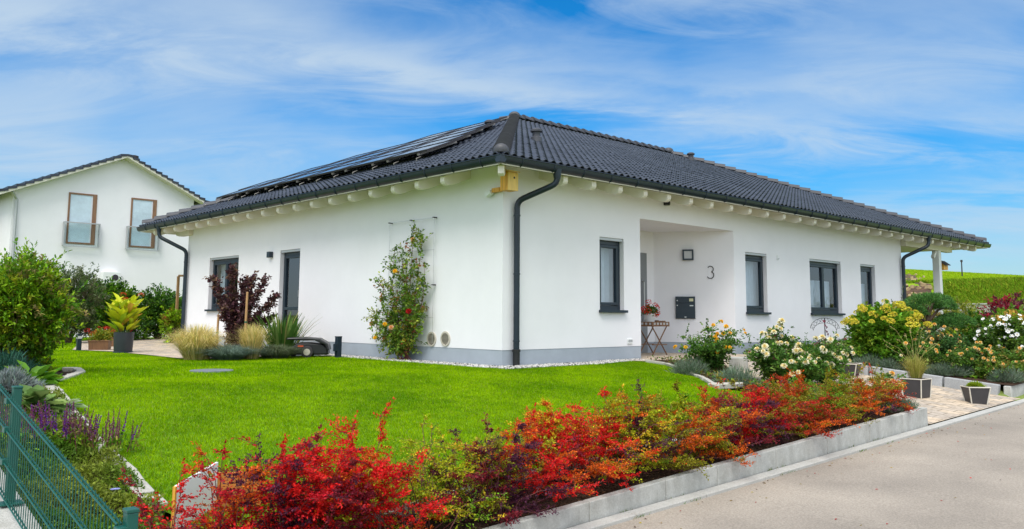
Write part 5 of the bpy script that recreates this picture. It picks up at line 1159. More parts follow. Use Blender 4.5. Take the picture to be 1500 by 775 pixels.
# filler ground cover between the shrubs of the right bed
n = 22000; x = rnd(n, XB+.6, 15); y = rnd(n, -5.4, -.3); z = G_bed(x, y)+rnd(n, .0, 1.)*(.14+.26*np.clip(np.sin(x*2.3+1.2*np.sin(y*1.9))*np.sin(y*2.1+x*.7), 0, 1))*ss(XB+.5, XB+1.3, x)
V, F, C = leaf_arrays(np.stack([x, y, z], 1), unit(rdir(n)+np.array([0, 0, .8])), unit(rdir(n)*.7+np.array([0, 0, 1])), rnd(n, .05, .11), .04, jit(pick([(3, MG), (2, LG), (2, DG), (1, (.2, .2, .05))], n), n), 6); tag(np_mesh('ground_cover', V, F, leafM, cols=C), 'leafy ground cover filling the shrub bed right of the driveway', 'ground cover', kind='stuff')
n = 1400; P_ = np.array(rose_bed); x = rnd(n*6, P_[:, 0].min(), P_[:, 0].max()); y = rnd(n*6, P_[:, 1].min(), P_[:, 1].max()); ok = in_poly(x, y, rose_bed); x, y = x[ok][:n], y[ok][:n]; n = len(x); z = G(x, y)+.03+rnd(n, 0, .08)
V, F, C = leaf_arrays(np.stack([x, y, z], 1), unit(rdir(n)+np.array([0, 0, .6])), unit(rdir(n)*.7+np.array([0, 0, 1])), rnd(n, .03, .07), .03, jit(pick([(2, MG), (2, (.12, .10, .04)), (1, (.3, .22, .04))], n), n), 6); tag(np_mesh('ground_cover', V, F, leafM, cols=C), 'sparse leaves and seedlings under the roses by the driveway', 'ground cover', kind='stuff')
# stepping stone, pale block, square pots
P = put(1063, 566); m = MB(); m.lathe([(.26, -.04), (.27, .02), (.25, .035), (.01, .036)], (0, 0, 0), 22); o = m.build('stepping_stone', M['edging'], loc=P+(0, 0, .02), smooth=True); o.rotation_euler = (-.06, 0, 0); tag(o, 'round pale stepping stone behind the crimson barberry', 'stepping stone')
P = put(1082, 541); m = MB(); m.obox((0, 0, .09), .20, .16, .13, Matrix.Rotation(.5, 3, 'Z')); o = m.build('stone_block', M['conc'], loc=P, bevel=.015); tag(o, 'pale square stone block among the roses beside the path', 'stone block')
potD = pm('pot_slate', (.045, .042, .045), rough=.5, var=.15, vscale=5); potR = pm('pot_rim', (.62, .58, .50), rough=.5, var=.1)
def square_pot(label, P, bw, tw, h, rz, tilt=0.):
    t = thing('square_pot', label, 'planter', P, rz); t.rotation_euler = (tilt, 0, rz); m = MB(); m.frustum((0, 0, 0), bw, bw, tw, tw, h); m.build('body', potD, t, bevel=.006)
    m = MB()
    for sx, sy in ((-1,-1),(1,-1),(1,1),(-1,1)): m.tube([(sx*(bw+.003), sy*(bw+.003), 0), (sx*(tw+.003), sy*(tw+.003), h)], .010, 6)
    c = [(-tw, -tw, h), (tw, -tw, h), (tw, tw, h), (-tw, tw, h), (-tw, -tw, h)]; m.tube([(a*1.02, b*1.02, c_) for a, b, c_ in c], .010, 6); m.build('rim', potR, t)
    m = MB(); m.quad((-tw+.02, -tw+.02, h+.004), (tw-.02, -tw+.02, h+.004), (tw-.02, tw-.02, h+.004), (-tw+.02, tw-.02, h+.004)); m.build('soil', M['soil'], t); return t
P = put(1343, 582); P[0] = min(P[0], XB-.34); s = msz(P, 1); print('pot', P, s)
square_pot('black square pot with pale rim holding tall wispy grass', P, 13*s, 15*s, 27*s, -.75+.65)
gt = grass_clump('potted_grass', 'wispy yellow grass with arching plumes in the square pot', 0, 0, .36, .62, 600, [(3, (.30, .32, .06)), (2, (.45, .38, .12))], .006, .7, 'ornamental grass', loc=P+(0, 0, 28*s))
m = MB(); lbp = LB()
for i in range(14):
    a = rnd(1)[0]*2*PI; L_ = rnd(1, .45, .85)[0]; Q = stem_path((0, 0, 0), a, rnd(1, .1, .55)[0], L_, 7, 1.6, .01); m.tube(Q, .0022, 3, cap=False); twig_leaves(lbp, Q[-2], Q[-1], 10, .03, .007, jit((.5, .42, .2), 10), .5, .2, .006)
m.build('stalks', pm('straw', (.45, .38, .13), rough=.8), gt); lbp.build('plumes', grassM, gt)
P = put(1430, 591); P[0] = min(P[0], XB-.2); s = msz(P, 1); print('pot2', P, s)
square_pot('small black square pot with pale edges and a mossy yellow green cushion', P, 10.5*s, 14.5*s, 24*s, -.72+1.45)
cushion('moss_cushion', 'flat yellow green cushion plant in the small square pot', P+(0, 0, 24*s-.01), .11, 24*s, 900, cols=[(3, (.30, .40, .02)), (1, (.18, .28, .02))], cat='cushion plant', L=.035)
P = put(1240, 540); P = np.array([5.9, 0, 0]); d_ = ray(1240, 520); s_ = (P[0]-CAM[0])/d_[0]; y_ = CAM[1]+d_[1]*s_; P = np.array([5.9, y_, float(G_drive(5.9, y_))]); s = msz(P, 1); print('pot3', P, s)
square_pot('black square pot half hidden by the cream rose blooms', P, 13*s, 17*s, zpix(P, 525), .2)

# ================================================================== LEFT HAND BED BY THE FENCE
P = put(4, 552); cushion('juniper', 'blue green juniper cushion behind the fence at the left edge', P, .42, .9, 1500, cols=[(3, (.05, .15, .10)), (1, (.09, .20, .15))], cat='juniper', bw=.012)
P = put(8, 572); cushion('silver_plant', 'silver grey cushion plant just behind the fence top', P, .30, .7, 1200, cols=[(3, (.25, .29, .27)), (1, (.16, .20, .18))], cat='plant', bw=.012)
def rosette(name, label, P, w, h, n, L, W, cols, cat='plant', fold=.12, droop=.35):
    t = thing(name, label, cat, P); az = rnd(n, 0, 2*PI); el = rnd(n, .15, 1.15); D = np.stack([np.cos(az)*np.cos(el), np.sin(az)*np.cos(el), np.sin(el)], 1); p = np.stack([np.cos(az)*w*.28*rnd(n, .1, 1), np.sin(az)*w*.28*rnd(n, .1, 1), h*.45*rnd(n, .1, 1)], 1); U = np.array([0, 0, 1.])-D*.3
    V, F, C = leaf_arrays(p, D, U, L*rnd(n, .7, 1.2), W*rnd(n, .7, 1.2), jit(pick(cols, n), n, .2, .05), 6, fold, droop); np_mesh('leaves', V, F, leafM, t, cols=C)
    m = MB()
    for i in range(0, n, 2): m.tube([(p[i][0]*.2, p[i][1]*.2, -.01), p[i]], .004, 3, cap=False)
    m.build('stems', stemG, t); return t
rosette('hosta', 'light green leafy hosta below the big shrub', put(45, 566), .55, .30, 60, .20, .11, [(3, (.12, .28, .02)), (1, (.20, .36, .03))], 'hosta')
rosette('hosta', 'large pale leaved hosta on the stone edge behind the fence post', put(55, 603), .52, .30, 30, .22, .18, [(3, (.16, .28, .07)), (1, (.24, .34, .10))], 'hosta')
rosette('hosta', 'broad grey green leaf clump above the violet flower spikes', put(88, 603), .42, .2, 16, .15, .11, [(3, (.30, .38, .20)), (1, (.2, .3, .08))], 'hosta')
rosette('low_plant', 'small green leafy plant on the bark near the curved edge', put(72, 560), .4, .12, 45, .09, .05, [(3, MG), (1, LG)])
n = 260; pl_ = edge_px([(75, 556), (110, 548), (100, 543), (60, 545)])
# violet sage clumps
def sage(label, px, py, n, w, h, pal):
    P = put(px, py); t = thing('violet_sage', label, 'sage', P); m = MB(); lb = LB(); fl = LB()
    for i in range(n):
        a = rnd(1)[0]*2*PI; r = w*.5*rnd(1)[0]**.6; b = np.array([math.cos(a)*r, math.sin(a)*r, 0]); H = h*rnd(1, .6, 1.05)[0]; tip = b*1.25+np.array([rng.normal(0, .03), rng.normal(0, .03), H]); m.tube([b, b*.5+tip*.5, tip], [.004, .003, .002], 4, cap=False)
        c = pick(pal, 1)[0]; k = 46; t_ = rnd(k, .42, 1)[:, None]; p = b+(tip-b)*t_; D = unit(rdir(k)+np.array([0, 0, .5])); fl.add(p, D, rdir(k), .020*(1.35-t_[:, 0]), .013, jit(c, k, .3, .1))
        k = 9; twig_leaves(lb, b, b+(tip-b)*.4, k, .055, .022, jit(pick([(2, MG), (1, LG), (1, (.25, .25, .04))], 1)[0], k), 1., .2, .02)
    m.build('stems', stemR, t); lb.build('leaves', leafM, t, shape=6); fl.build('flower_spikes', petalM, t); return t
VI = [(3, (.14, .025, .30)), (2, (.22, .05, .20)), (1.5, (.26, .12, .14))]
sage('violet sage with deep purple spikes right of the fence post', 96, 655, 42, .62, .40, VI)
sage('faded violet sage with thin mauve spikes next to the lawn', 150, 662, 30, .50, .34, [(1, (.14, .025, .30)), (3, (.26, .10, .16)), (2, (.22, .12, .10))])
sage('pink violet sage seen through the fence mesh at the left edge', 5, 660, 26, .5, .38, [(2, (.30, .06, .25)), (1, (.2, .05, .2))])
n = 30000; cov = [(-8.0, -6.25), (-8.0, -2.3)]+[tuple(p) for p in left_edge[:6][::-1]]+[(-7.35, -4.9), (-7.25, -6.2)]
Pc = np.array(cov); x = rnd(n*2, Pc[:, 0].min(), Pc[:, 0].max()); y = rnd(n*2, Pc[:, 1].min(), Pc[:, 1].max()); ok = in_poly(x, y, cov); x, y = x[ok][:n], y[ok][:n]; n = len(x)
hump = .05+.05*np.sin(x*6.1+1)*np.sin(y*5.3)+.04*np.sin(x*11+y*9); z = G(x, y)-.02+np.clip(hump, .01, .2)*rnd(n, .2, 1.3)
f = np.clip(.5+.5*np.sin(x*5+2*np.sin(y*3)), 0, 1)[:, None]; C0 = np.array((.09, .20, .015))*(1-f)+np.array((.22, .27, .03))*f
V, F, C = leaf_arrays(np.stack([x, y, z], 1), unit(rdir(n)+np.array([0, 0, .9])), unit(rdir(n)*.8+np.array([0, 0, 1])), rnd(n, .02, .05), .016, C0*np.exp(rng.normal(0, .3, (n, 1)))); tag(np_mesh('ground_cover', V, F, leafM, cols=C), 'low green and yellowish ground cover between the fence and the edging stones', 'ground cover', kind='stuff')
P = put(165, 741); t = thing('aster', 'single pale blue flower in the ground cover near the fence', 'flower', P); m = MB(); m.tube([(0, 0, 0), (.01, 0, .11)], .003, 5); m.build('stem', stemG, t)
q_ = []; a = np.linspace(0, 2*PI, 22, endpoint=False); D = np.stack([np.cos(a), np.sin(a), .3+0*a], 1); V, F, C = leaf_arrays(D*.004+np.array([.01, 0, .11]), D, np.array([0, 0, 1.])+0*D, .034, .011, jit((.42, .45, .80), 22, .08, .03)); np_mesh('petals', V, F, petalM, t, cols=C)
# corner of white and brown boards
A = put(256, 775); Bp = put(317, 742); print('board', A, Bp)
zA = (A[2]); dA = ray(258, 713); sA = fwd(A); TA = CAM+dA*(sA/(dA@_fw)); dB = ray(317, 678); sB = fwd(Bp); TB = CAM+dB*(sB/(dB@_fw))
t = thing('board_corner', 'low corner of one white and one orange brown board standing behind the scarlet barberry', 'boards', A)
e1 = Bp-A; nrm = np.array([-e1[1], e1[0], 0]); nrm = nrm/np.linalg.norm(nrm)
m = MB(); Z3 = np.zeros(3); h1 = TA[2]-A[2]; h2 = TB[2]-Bp[2]
m.prism([Z3-(0, 0, .1), e1-(0, 0, .1), e1+np.array([0, 0, h2]), np.array([0, 0, h1])], nrm*.02); m.build('white_board', M['white'], t, bevel=.002)
m = MB(); e2 = (ux*.30+uy*.09); e2 = np.array([e2[0], e2[1], 0]); n2 = np.array([-e2[1], e2[0], 0]); n2 /= np.linalg.norm(n2)
m.prism([e1+(0, 0, -.1), e1+e2+(0, 0, -.1), e1+e2+(0, 0, h2-.085), e1+(0, 0, h2-.075)], n2*.02); m.build('brown_board', pm('board_orange', (.50, .17, .03), rough=.6, var=.2, vscale=5, stretch=(1, 1, 6)), t, bevel=.002)
m = MB(); m.prism([Z3-nrm*.001-(0, 0, .1), np.array([0, 0, h1-.004])-nrm*.001, np.array([0, 0, h1-.004])-e1/np.linalg.norm(e1)*.018-nrm*.001, -e1/np.linalg.norm(e1)*.018-nrm*.001-(0, 0, .1)], nrm*.021); m.build('edge_strip', M['wood'], t)

# ================================================================== GARDEN OBJECTS ON THE LEFT
P = put(310, 544); m = MB(); m.lathe([(.31, -.05), (.31, .004), (.30, .008), (.01, .009)], (0, 0, 0), 28); o = m.build('shaft_cover', pm('cover_grey', (.16, .175, .20), rough=.6, var=.2, vscale=8), loc=P+(0, 0, .012), smooth=True); tag(o, 'flat round grey shaft cover set in the lawn', 'manhole cover')
def bollard(px, py, h, label, knob=False, w=.045):
    P = put(px, py); t = thing('garden_bollard', label, 'bollard', P); m = MB(); m.box(-w, w, -w, w, -.02, h); m.build('post', M['anth'], t, bevel=.004)
    m = MB(); m.box(-w-.003, w+.003, -w-.003, w+.003, h, h+.015); m.build('cap', M['anth'], t)
    if knob: m = MB(); m.obox((-w-.03, -.02, h*.5), .03, .035, .075); m.build('socket', M['anth'], t, bevel=.008)
    else: m = MB(); m.box(-w-.002, w+.002, -w-.002, w+.002, h*.74, h*.90); m.build('lens', M['lampglass'], t)
s = msz(put(495, 524), 1); bollard(495, 524, 30*s, 'dark square socket post on the lawn right of the robot mower', True, .05)
bollard(115, 514, 24*msz(put(115, 514), 1), 'dark square bollard light on the lawn left of the flower pots')
# robot mower
P = put(453, 523); s = msz(P, 1); t = thing('robot_mower', 'black robot lawn mower parked at the lawn edge below the glazed door', 'robot mower', P); t.rotation_euler = (0, 0, -YAW+.12)
W_, H_ = 60*s, 29*s
pr = [(-W_*.42, .05), (-W_*.44, .16), (-W_*.40, .20), (-W_*.28, H_*.72), (.0, H_*.74), (W_*.32, H_*.68), (W_*.46, .18), (W_*.47, .05)]
m = MB(); m.prism([(x_, -.20, z_) for x_, z_ in pr], (0, .44, 0)); m.build('body', M['black'], t, bevel=.03, smooth=True)
m = MB(); m.prism([(-W_*.53, -.25, H_*.88), (-W_*.50, -.25, H_*.97), (-W_*.1, -.25, H_*1.0), (W_*.25, -.25, H_*.95), (W_*.46, -.25, H_*.70), (W_*.50, -.25, .14), (W_*.44, -.25, .14), (W_*.40, -.25, H_*.62), (W_*.15, -.25, H_*.84), (-W_*.3, -.25, H_*.86)], (0, .52, 0)); m.build('hood', M['black'], t, bevel=.02)
m = MB(); m.tube([(-W_*.02, -.30, .11), (-W_*.02, -.21, .11)], .115, 22); m.tube([(-W_*.02, .24, .11), (-W_*.02, .32, .11)], .115, 22); wh = m.build('wheel', M['dark'], t, bevel=.01)
m = MB(); m.tube([(-W_*.02, -.312, .11), (-W_*.02, -.301, .11)], .065, 18); m.build('rim', M['beige'], wh)
m = MB(); m.tube([(-W_*.36, -.16, .05), (-W_*.36, -.10, .05)], .05, 14); m.build('caster', M['dark'], t)
m = MB(); m.box(-W_*.25, -W_*.12, -.206, -.2005, H_*.52, H_*.60); m.build('stripe', pm('mower_orange', (.5, .08, .02)), t)
# pots on the patio
P = put(180, 517); s = msz(P, 1); t = thing('round_planter', 'big round charcoal planter with the yellow leaved canna', 'planter', P); R_ = 14*s; H_ = 30*s
m = MB(); m.lathe([(R_*.86, 0), (R_*.90, .03), (R_*1.0, H_), (R_*.93, H_), (R_*.90, H_-.08), (.01, H_-.08)], (0, 0, 0), 32); m.build('pot', pm('charcoal_pot', (.025, .03, .038), rough=.5, var=.1), t, smooth=True)
m = MB(); m.lathe([(R_*.97, 0), (R_*.97, .035), (R_*.88, .04)], (0, 0, 0), 32); m.build('saucer', M['anth'], t, smooth=True)
pc = thing('canna', 'canna with large yellow green leaves in the round charcoal planter', 'canna', P+(0, 0, H_-.06)); lb = LB(); m = MB(); hc = 62*s
for i in range(13):
    a = 2*PI*i/13+rng.normal(0, .3); r = rnd(1, .05, .30)[0]; top = np.array([math.cos(a)*r, math.sin(a)*r, hc*rnd(1, .45, .85)[0]]); b = np.array([math.cos(a)*.08, math.sin(a)*.08, 0]); m.tube([b, b*.5+top*.5, top], [.016, .013, .008], 6, cap=False)
    for k in range(8):
        f_ = .14+.12*k; p = b+(top-b)*f_; a2 = a+k*2.4+rng.normal(0, .3); D = np.array([[math.cos(a2), math.sin(a2), rnd(1, .9, 2.6)[0]]]); lb.add(p[None], D, np.array([[0, 0, 1.]])-D*.2, rnd(1, .26, .42)[0], .125, jit(pick([(3, (.60, .64, .025)), (1, (.42, .54, .03)), (.4, (.62, .36, .05))], 1)[0], 1, .12, .04))
m.build('stems', stemG, pc); lb.build('leaves', leafM, pc, shape=6, fold=.15, droop=.35)
fm = head_mesh(.06, [(1, (.45, .03, .02)), (1, (.55, .12, .02))], 'bloom', 26)
for k in range(3): flower_at(fm, pc, (rng.normal(0, .15), rng.normal(0, .15), hc*rnd(1, .8, 1.0)[0]), (0, 0, 1))
def trough(px, py, w, h, label, plabel):
    P = put(px, py); s = msz(P, 1); t = thing('trough_planter', label, 'planter', P, -YAW+.25, group='brown troughs beside the round planter'); w_, h_ = w*s*.5, h*s; m = MB(); m.frustum((0, 0, 0), w_*.94, .18, w_, .19, h_); m.build('body', M['woodbrown'], t, bevel=.006)
    m = MB(); m.box(-w_-.01, w_+.01, -.20, .20, h_-.02, h_+.012); m.build('rim', M['woodbrown'], t, bevel=.004)
    f = thing('bedding_plant', plabel, 'flowers', P+(0, 0, h_)); lb = LB(); n = 900; v = rdir(n); v[:, 2] = np.abs(v[:, 2]); lb.add(v*np.array([w_*1.1, w_*.9, 16*s])*rnd(n, .3, 1.)[:, None], unit(v+rdir(n)*.7), rdir(n), .06, .035, jit(pick([(3, (.28, .30, .03)), (2, (.14, .24, .02)), (1, (.45, .32, .03))], n), n)); lb.build('foliage', leafM, f)
    fm2 = head_mesh(.05, [(1, (.60, .02, .03))], 'bloom', 24)
    for k in range(6): flower_at(fm2, f, (rng.normal(0, w_*.8), rng.normal(0, .12), 16*s*rnd(1, .6, 1.15)[0]), (-.3, -.5, 1), rnd(1, .8, 1.2)[0])
trough(146, 513, 27, 14, 'brown wooden trough in front, with yellow and red flowers', 'yellow and red bedding flowers in the front brown trough')
trough(167, 508, 24, 13, 'brown wooden trough behind, half hidden by the charcoal planter', 'red bedding flowers in the trough behind the charcoal planter')
# wooden garden frame and flowering plants at the left house corner
P = put(264, 501); s = msz(P, 1); t = thing('garden_arch', 'brown wooden garden frame of two posts beside the left downpipe', 'frame', P); h = 96*s
for k in (-7.5*s, 7.5*s): m = MB(); c = ux*k; m.box(c[0]-.035, c[0]+.035, c[1]-.035, c[1]+.035, 0, h); m.build('post', M['stake'], t, bevel=.005)
m = MB(); m.tube([-ux*7.5*s+(0, 0, h+.02), ux*7.5*s+(0, 0, h+.02)], .035, 6); m.build('crossbar', M['stake'], t)
P = put(252, 503); bush('leafy_shrub', 'loose light green plant at the foot of the garden frame', 'shrub', P, 50*msz(P, 1), 40*msz(P, 1), .6, [(3, LG), (1, (.30, .30, .03)), (.6, (.30, .12, .03))], 1500, .09, .05, sprays=12, shell=.3)
P = put(268, 500); t = thing('orange_canna', 'orange leaved plant by the left downpipe', 'plant', P); n = 34; az = rnd(n, 0, 2*PI); D = np.stack([np.cos(az)*.6, np.sin(az)*.6, rnd(n, .3, 1.4)], 1); p = np.stack([np.cos(az)*.05, np.sin(az)*.05, rnd(n, .1, .75)], 1); V, F, C = leaf_arrays(p, D, np.array([0, 0, 1.])+0*D, .22, .06, jit((.62, .17, .015), n, .15, .05), 6); np_mesh('leaves', V, F, leafM, t, cols=C); m = MB(); m.tube([(0, 0, 0), (0, 0, .75)], .015, 6); m.build('stem', stemG, t)
# ================================================================== PORCH TABLE
P = at_plane(957, 522, 2, .03); P = np.array([5.12, .78, .03]); s = msz(P, 1)
t = thing('folding_table', 'brown folding tray table with crossed legs in the porch', 'table', P); ht = zpix(P, 466); tw, td = .30, .22
for sy in (-1, 1):
    for a, b in ((-1, 1), (1, -1)): m = MB(); m.tube([(a*tw*.85, sy*td*.8, 0), (b*tw*.85, sy*td*.8, ht-.10)], .014, 6); m.build('leg', M['woodbrown'], t)
m = MB(); m.box(-tw*.85, tw*.85, -td*.8-.01, -td*.8+.01, ht*.30, ht*.30+.02); m.box(-tw*.85, tw*.85, td*.8-.01, td*.8+.01, ht*.30, ht*.30+.02); m.build('stretcher', M['woodbrown'], t)
m = MB(); m.m = 0; m.box(-tw, tw, -td, td, ht-.10, ht-.08); m.box(-tw, tw, -td, -td+.015, ht-.08, ht); m.box(-tw, tw, td-.015, td, ht-.08, ht); m.box(-tw, -tw+.015, -td+.015, td-.015, ht-.08, ht); m.box(tw-.015, tw, -td+.015, td-.015, ht-.08, ht); m.m = 1
for k in range(5): m.box(-tw+.05+k*.11, -tw+.11+k*.11, -td-.003, -td, ht-.065, ht-.02)
for k in range(4): m.box(-tw-.003, -tw, -td+.03+k*.105, -td+.085+k*.105, ht-.065, ht-.02)
m.build('tray', [M['woodbrown'], M['shutter']], t)
m = MB()
for k in range(14): m.obox((rng.uniform(-.05, .25), rng.uniform(-.15, .15), ht-.02+rng.uniform(0, .03)), .04, .03, .025, Matrix.Rotation(rng.uniform(0, 3), 3, 'Z'))
o = m.build('pine_cones', M['woodbrown'], None, loc=P, bevel=.012); tag(o, 'brown cones lying on the tray table beside the white pot', 'decoration')
pt = P+np.array([-.12, -.02, ht-.08]); t = thing('flower_pot', 'white flower pot on the porch tray table', 'flower pot', pt); m = MB(); m.lathe([(.085, 0), (.12, .24), (.128, .25), (.118, .25), (.11, .22), (.005, .215)], (0, 0, 0), 24); m.build('pot', M['terrawhite'], t, smooth=True)
t = thing('red_begonia', 'red flowering plant in the white pot in the porch', 'flowers', pt+(0, 0, .22)); lb = LB(); n = 260; v = rdir(n); v[:, 2] = np.abs(v[:, 2]); lb.add(v*np.array([.17, .17, .22])*rnd(n, .3, 1)[:, None], unit(v+rdir(n)*.6), rdir(n), .06, .035, jit(pick([(3, (.06, .15, .02)), (1, (.14, .20, .03))], n), n)); lb.build('foliage', leafM, t)
fm2 = head_mesh(.055, [(1, (.72, .02, .015))], 'bloom', 26)
for k in range(12): v = rdir(1)[0]; v[2] = abs(v[2]); flower_at(fm2, t, v*np.array([.19, .19, .30]), v, rnd(1, .8, 1.2)[0])
# ================================================================== BANK BEHIND: earth with stones, weeds
bnk = []
P0 = CAM+ray(1345, 417)*37
n = 34; x = P0[0]+rng.normal(0, 1.0, n); y = P0[1]+rng.normal(0, 1.6, n)
def far_at(px, py):
    d = ray(px, py)
    for s in np.linspace(25, 90, 2600):
        P = CAM+d*s
        if P[2] < float(T(P[0], P[1])): return P
    return CAM+d*40
pxs = rnd(n, 1320, 1364); pys = rnd(n, 400, 438); pt_ = np.array([far_at(a, b) for a, b in zip(pxs, pys) if b > 398+.2*(a-1322)])
stone_o = None; m = MB()
for p in pt_:
    M_ = np.array(Matrix.Rotation(rng.uniform(0, 3), 3, 'Z') @ Matrix.Rotation(rng.uniform(0, 1), 3, 'X')); m.obox(p+(0, 0, .05), rng.uniform(.05, .17), rng.uniform(.05, .13), rng.uniform(.04, .10), M_)
o = m.build('rubble', pm('rubble_tan', (.34, .25, .13), rough=.9, var=.4, vscale=2), bevel=.02); tag(o, 'tan rubble stones on the bare earth of the bank behind the house', 'rubble', kind='stuff')
eb = MB(); c = [far_at(a, b)+np.array([0, 0, .012]) for a, b in [(1318, 400), (1345, 408), (1364, 422), (1362, 438), (1318, 440)]]
N = 6; grid = [[far_at(1318+(46-22*(j/N < .3))*i/N, 401+38*j/N+ (3*i/N)) for i in range(N+1)] for j in range(N+1)]; m = MB(); m.add([p+(0, 0, .03) for r in grid for p in r], [(j*(N+1)+i, j*(N+1)+i+1, (j+1)*(N+1)+i+1, (j+1)*(N+1)+i) for j in range(N) for i in range(N)]); tag(m.build('bare_earth', pm('earth', (.085, .045, .022), rough=.95, var=.5, vscale=2), smooth=True), kind='structure')
# tall meadow grass on the bank
n = 90000; pxs = rnd(n, 1318, 1500); x = rnd(n, 25.4, 64); d0 = rnd(n); 
ang = (pxs-750)/FPX; dirx = _fw[0]+_rt[0]*ang; diry = _fw[1]+_rt[1]*ang; y = CY+diry*(x-CX)/dirx
z = T(x, y); hh = rnd(n, .06, .20)*np.where(x < 34, 1.3, .45); okb = ~((x < 33) & (pxs < 1366)); az = rnd(n, 0, 2*PI); w_ = .02+.0009*x; B = np.stack([x, y, z-.03], 1); sd = np.stack([np.cos(az), np.sin(az), 0*az], 1)
pass
V = np.stack([B-sd*w_[:, None], B+sd*w_[:, None], B+np.stack([rng.normal(0, .16, n), rng.normal(0, .16, n), hh], 1)], 1).reshape(-1, 3); bankm = (x < 33.5)[:, None]; Cb = np.where(bankm, jit(pick([(3, (.16, .28, .014)), (1, (.30, .34, .03)), (1, (.22, .33, .02))], n), n), jit(pick([(3, (.32, .48, .015)), (1, (.42, .52, .03))], n), n, .15))
tag(np_mesh('meadow_grass', V, np.arange(3*n).reshape(n, 3)[okb], grassM, cols=np.repeat(Cb, 3, 0)), 'tall meadow grass on the bank and hill behind the house', 'grass', kind='stuff')
# far dark treeline at the right
n = 2500; t0 = CAM+ray(1496, 399)*170; x = t0[0]+rng.normal(0, 4, n); y = t0[1]+rnd(n, -9, 3); z0 = (t0[2]-4.2)
z = z0+rnd(n, 0, 3.2)*(.6+.4*np.sin(y*1.3)**2); V, F, C = leaf_arrays(np.stack([x, y, z], 1), rdir(n), rdir(n), 1.0, .8, jit((.03, .06, .035), n)); tag(np_mesh('woodland', V, F, leafM, cols=C), 'far dark woodland on the horizon at the right', 'woodland', kind='stuff')

# fallen leaves and grit along the kerb
n = 150; x = rnd(n, -6.5, 7); y = np.where(rnd(n) < .6, YR-.02-np.abs(rng.normal(0, .16, n)), YR-rnd(n, .1, 1.8)); z = zr(x)+.006
V, F, C = leaf_arrays(np.stack([x, y, z], 1), unit(rdir(n)*np.array([1, 1, .12])), unit(rdir(n)*.35+np.array([0, 0, 1])), rnd(n, .015, .035), rnd(n, .01, .022), jit(pick([(2, (.5, .02, .02)), (2, (.35, .22, .05)), (2, (.12, .07, .04)), (1, (.4, .3, .04))], n), n)); tag(np_mesh('fallen_leaves', V, F, leafM, cols=C), 'scattered small fallen leaves on the road along the kerb', 'leaves', kind='stuff')
n = 900; x = rnd(n, -7, 2.4); y = np.where(rnd(n) < .5, YR-.006, YW-.004)+rng.normal(0, .006, n); kx = np.sin(x*3.1)+np.sin(x*7.7+1) > .9; x, y = x[kx], y[kx]; n = len(x); z = zr(x)+np.where(y < YR+.05, .004, .03); az = rnd(n, 0, 6.28); B = np.stack([x, y, z], 1); sd = np.stack([np.cos(az), np.sin(az), 0*az], 1)*.003
V = np.stack([B-sd, B+sd, B+np.stack([rng.normal(0, .012, n), rng.normal(-.01, .012, n), rnd(n, .01, .04)], 1)], 1).reshape(-1, 3); tag(np_mesh('joint_weeds', V, np.arange(3*n).reshape(n, 3), grassM, cols=np.repeat(jit(pick([(2, (.12, .22, .02)), (1, (.2, .2, .05))], n), n), 3, 0)), 'tiny weeds in the joints of kerb and planter wall', 'weeds', kind='stuff')
# ================================================================== SKY, SUN, CAMERA
world = bpy.data.worlds.new('World'); sc.world = world; world.use_nodes = True
nt = world.node_tree; N = nt.nodes; L = nt.links; bg = N['Background']
SUN_EL, SUN_AZ = math.radians(56), math.radians(238)      # azimuth clockwise from +Y
sky = N.new('ShaderNodeTexSky'); sky.sky_type = 'NISHITA'; sky.sun_disc = False; sky.sun_elevation = SUN_EL; sky.sun_rotation = SUN_AZ; sky.air_density = 1.0; sky.dust_density = .4; sky.ozone_density = 2.0; sky.altitude = 400
geo = N.new('ShaderNodeTexCoord')
def vmath(op, a, b=None):
    n = N.new('ShaderNodeVectorMath'); n.operation = op
    for i, v in enumerate((a, b)):
        if v is None: continue
        if isinstance(v, (tuple, list)): n.inputs[i].default_value = v
        else: L.new(v, n.inputs[i])
    return n.outputs['Value'] if op == 'DOT_PRODUCT' else n.outputs[0]
def mth(op, a, b=None, c=None, clamp=False):
    n = N.new('ShaderNodeMath'); n.operation = op; n.use_clamp = clamp
    for i, v in enumerate((a, b, c)):
        if v is None: continue
        if isinstance(v, (int, float)): n.inputs[i].default_value = v
        else: L.new(v, n.inputs[i])
    return n.outputs[0]
dirn = geo.outputs['Generated']
sep = N.new('ShaderNodeSeparateXYZ'); L.new(dirn, sep.inputs[0])
# clouds live on a high flat layer: the direction divided by its height
dz = mth('MAXIMUM', sep.outputs[2], .0); dz2 = mth('ADD', dz, .22)
az_f = (math.sin(YAW), math.cos(YAW), 0); az_r = (math.cos(YAW), -math.sin(YAW), 0)
df = vmath('DOT_PRODUCT', dirn, az_f); dr = vmath('DOT_PRODUCT', dirn, az_r)
cx = mth('DIVIDE', dr, dz2); cy = mth('DIVIDE', df, dz2)
comb = N.new('ShaderNodeCombineXYZ'); L.new(cx, comb.inputs[0]); L.new(cy, comb.inputs[1])
def noise(vec, scale, detail, rough, dist=0., rot=0., st=(1, 1, 1), off=(0, 0, 0)):
    mp = N.new('ShaderNodeMapping'); mp.inputs['Rotation'].default_value = (0, 0, rot); mp.inputs['Scale'].default_value = st; mp.inputs['Location'].default_value = off; L.new(vec, mp.inputs[0])
    n = N.new('ShaderNodeTexNoise'); n.inputs['Scale'].default_value = scale; n.inputs['Detail'].default_value = detail; n.inputs['Roughness'].default_value = rough; n.inputs['Distortion'].default_value = dist; L.new(mp.outputs[0], n.inputs['Vector']); return n.outputs['Fac']
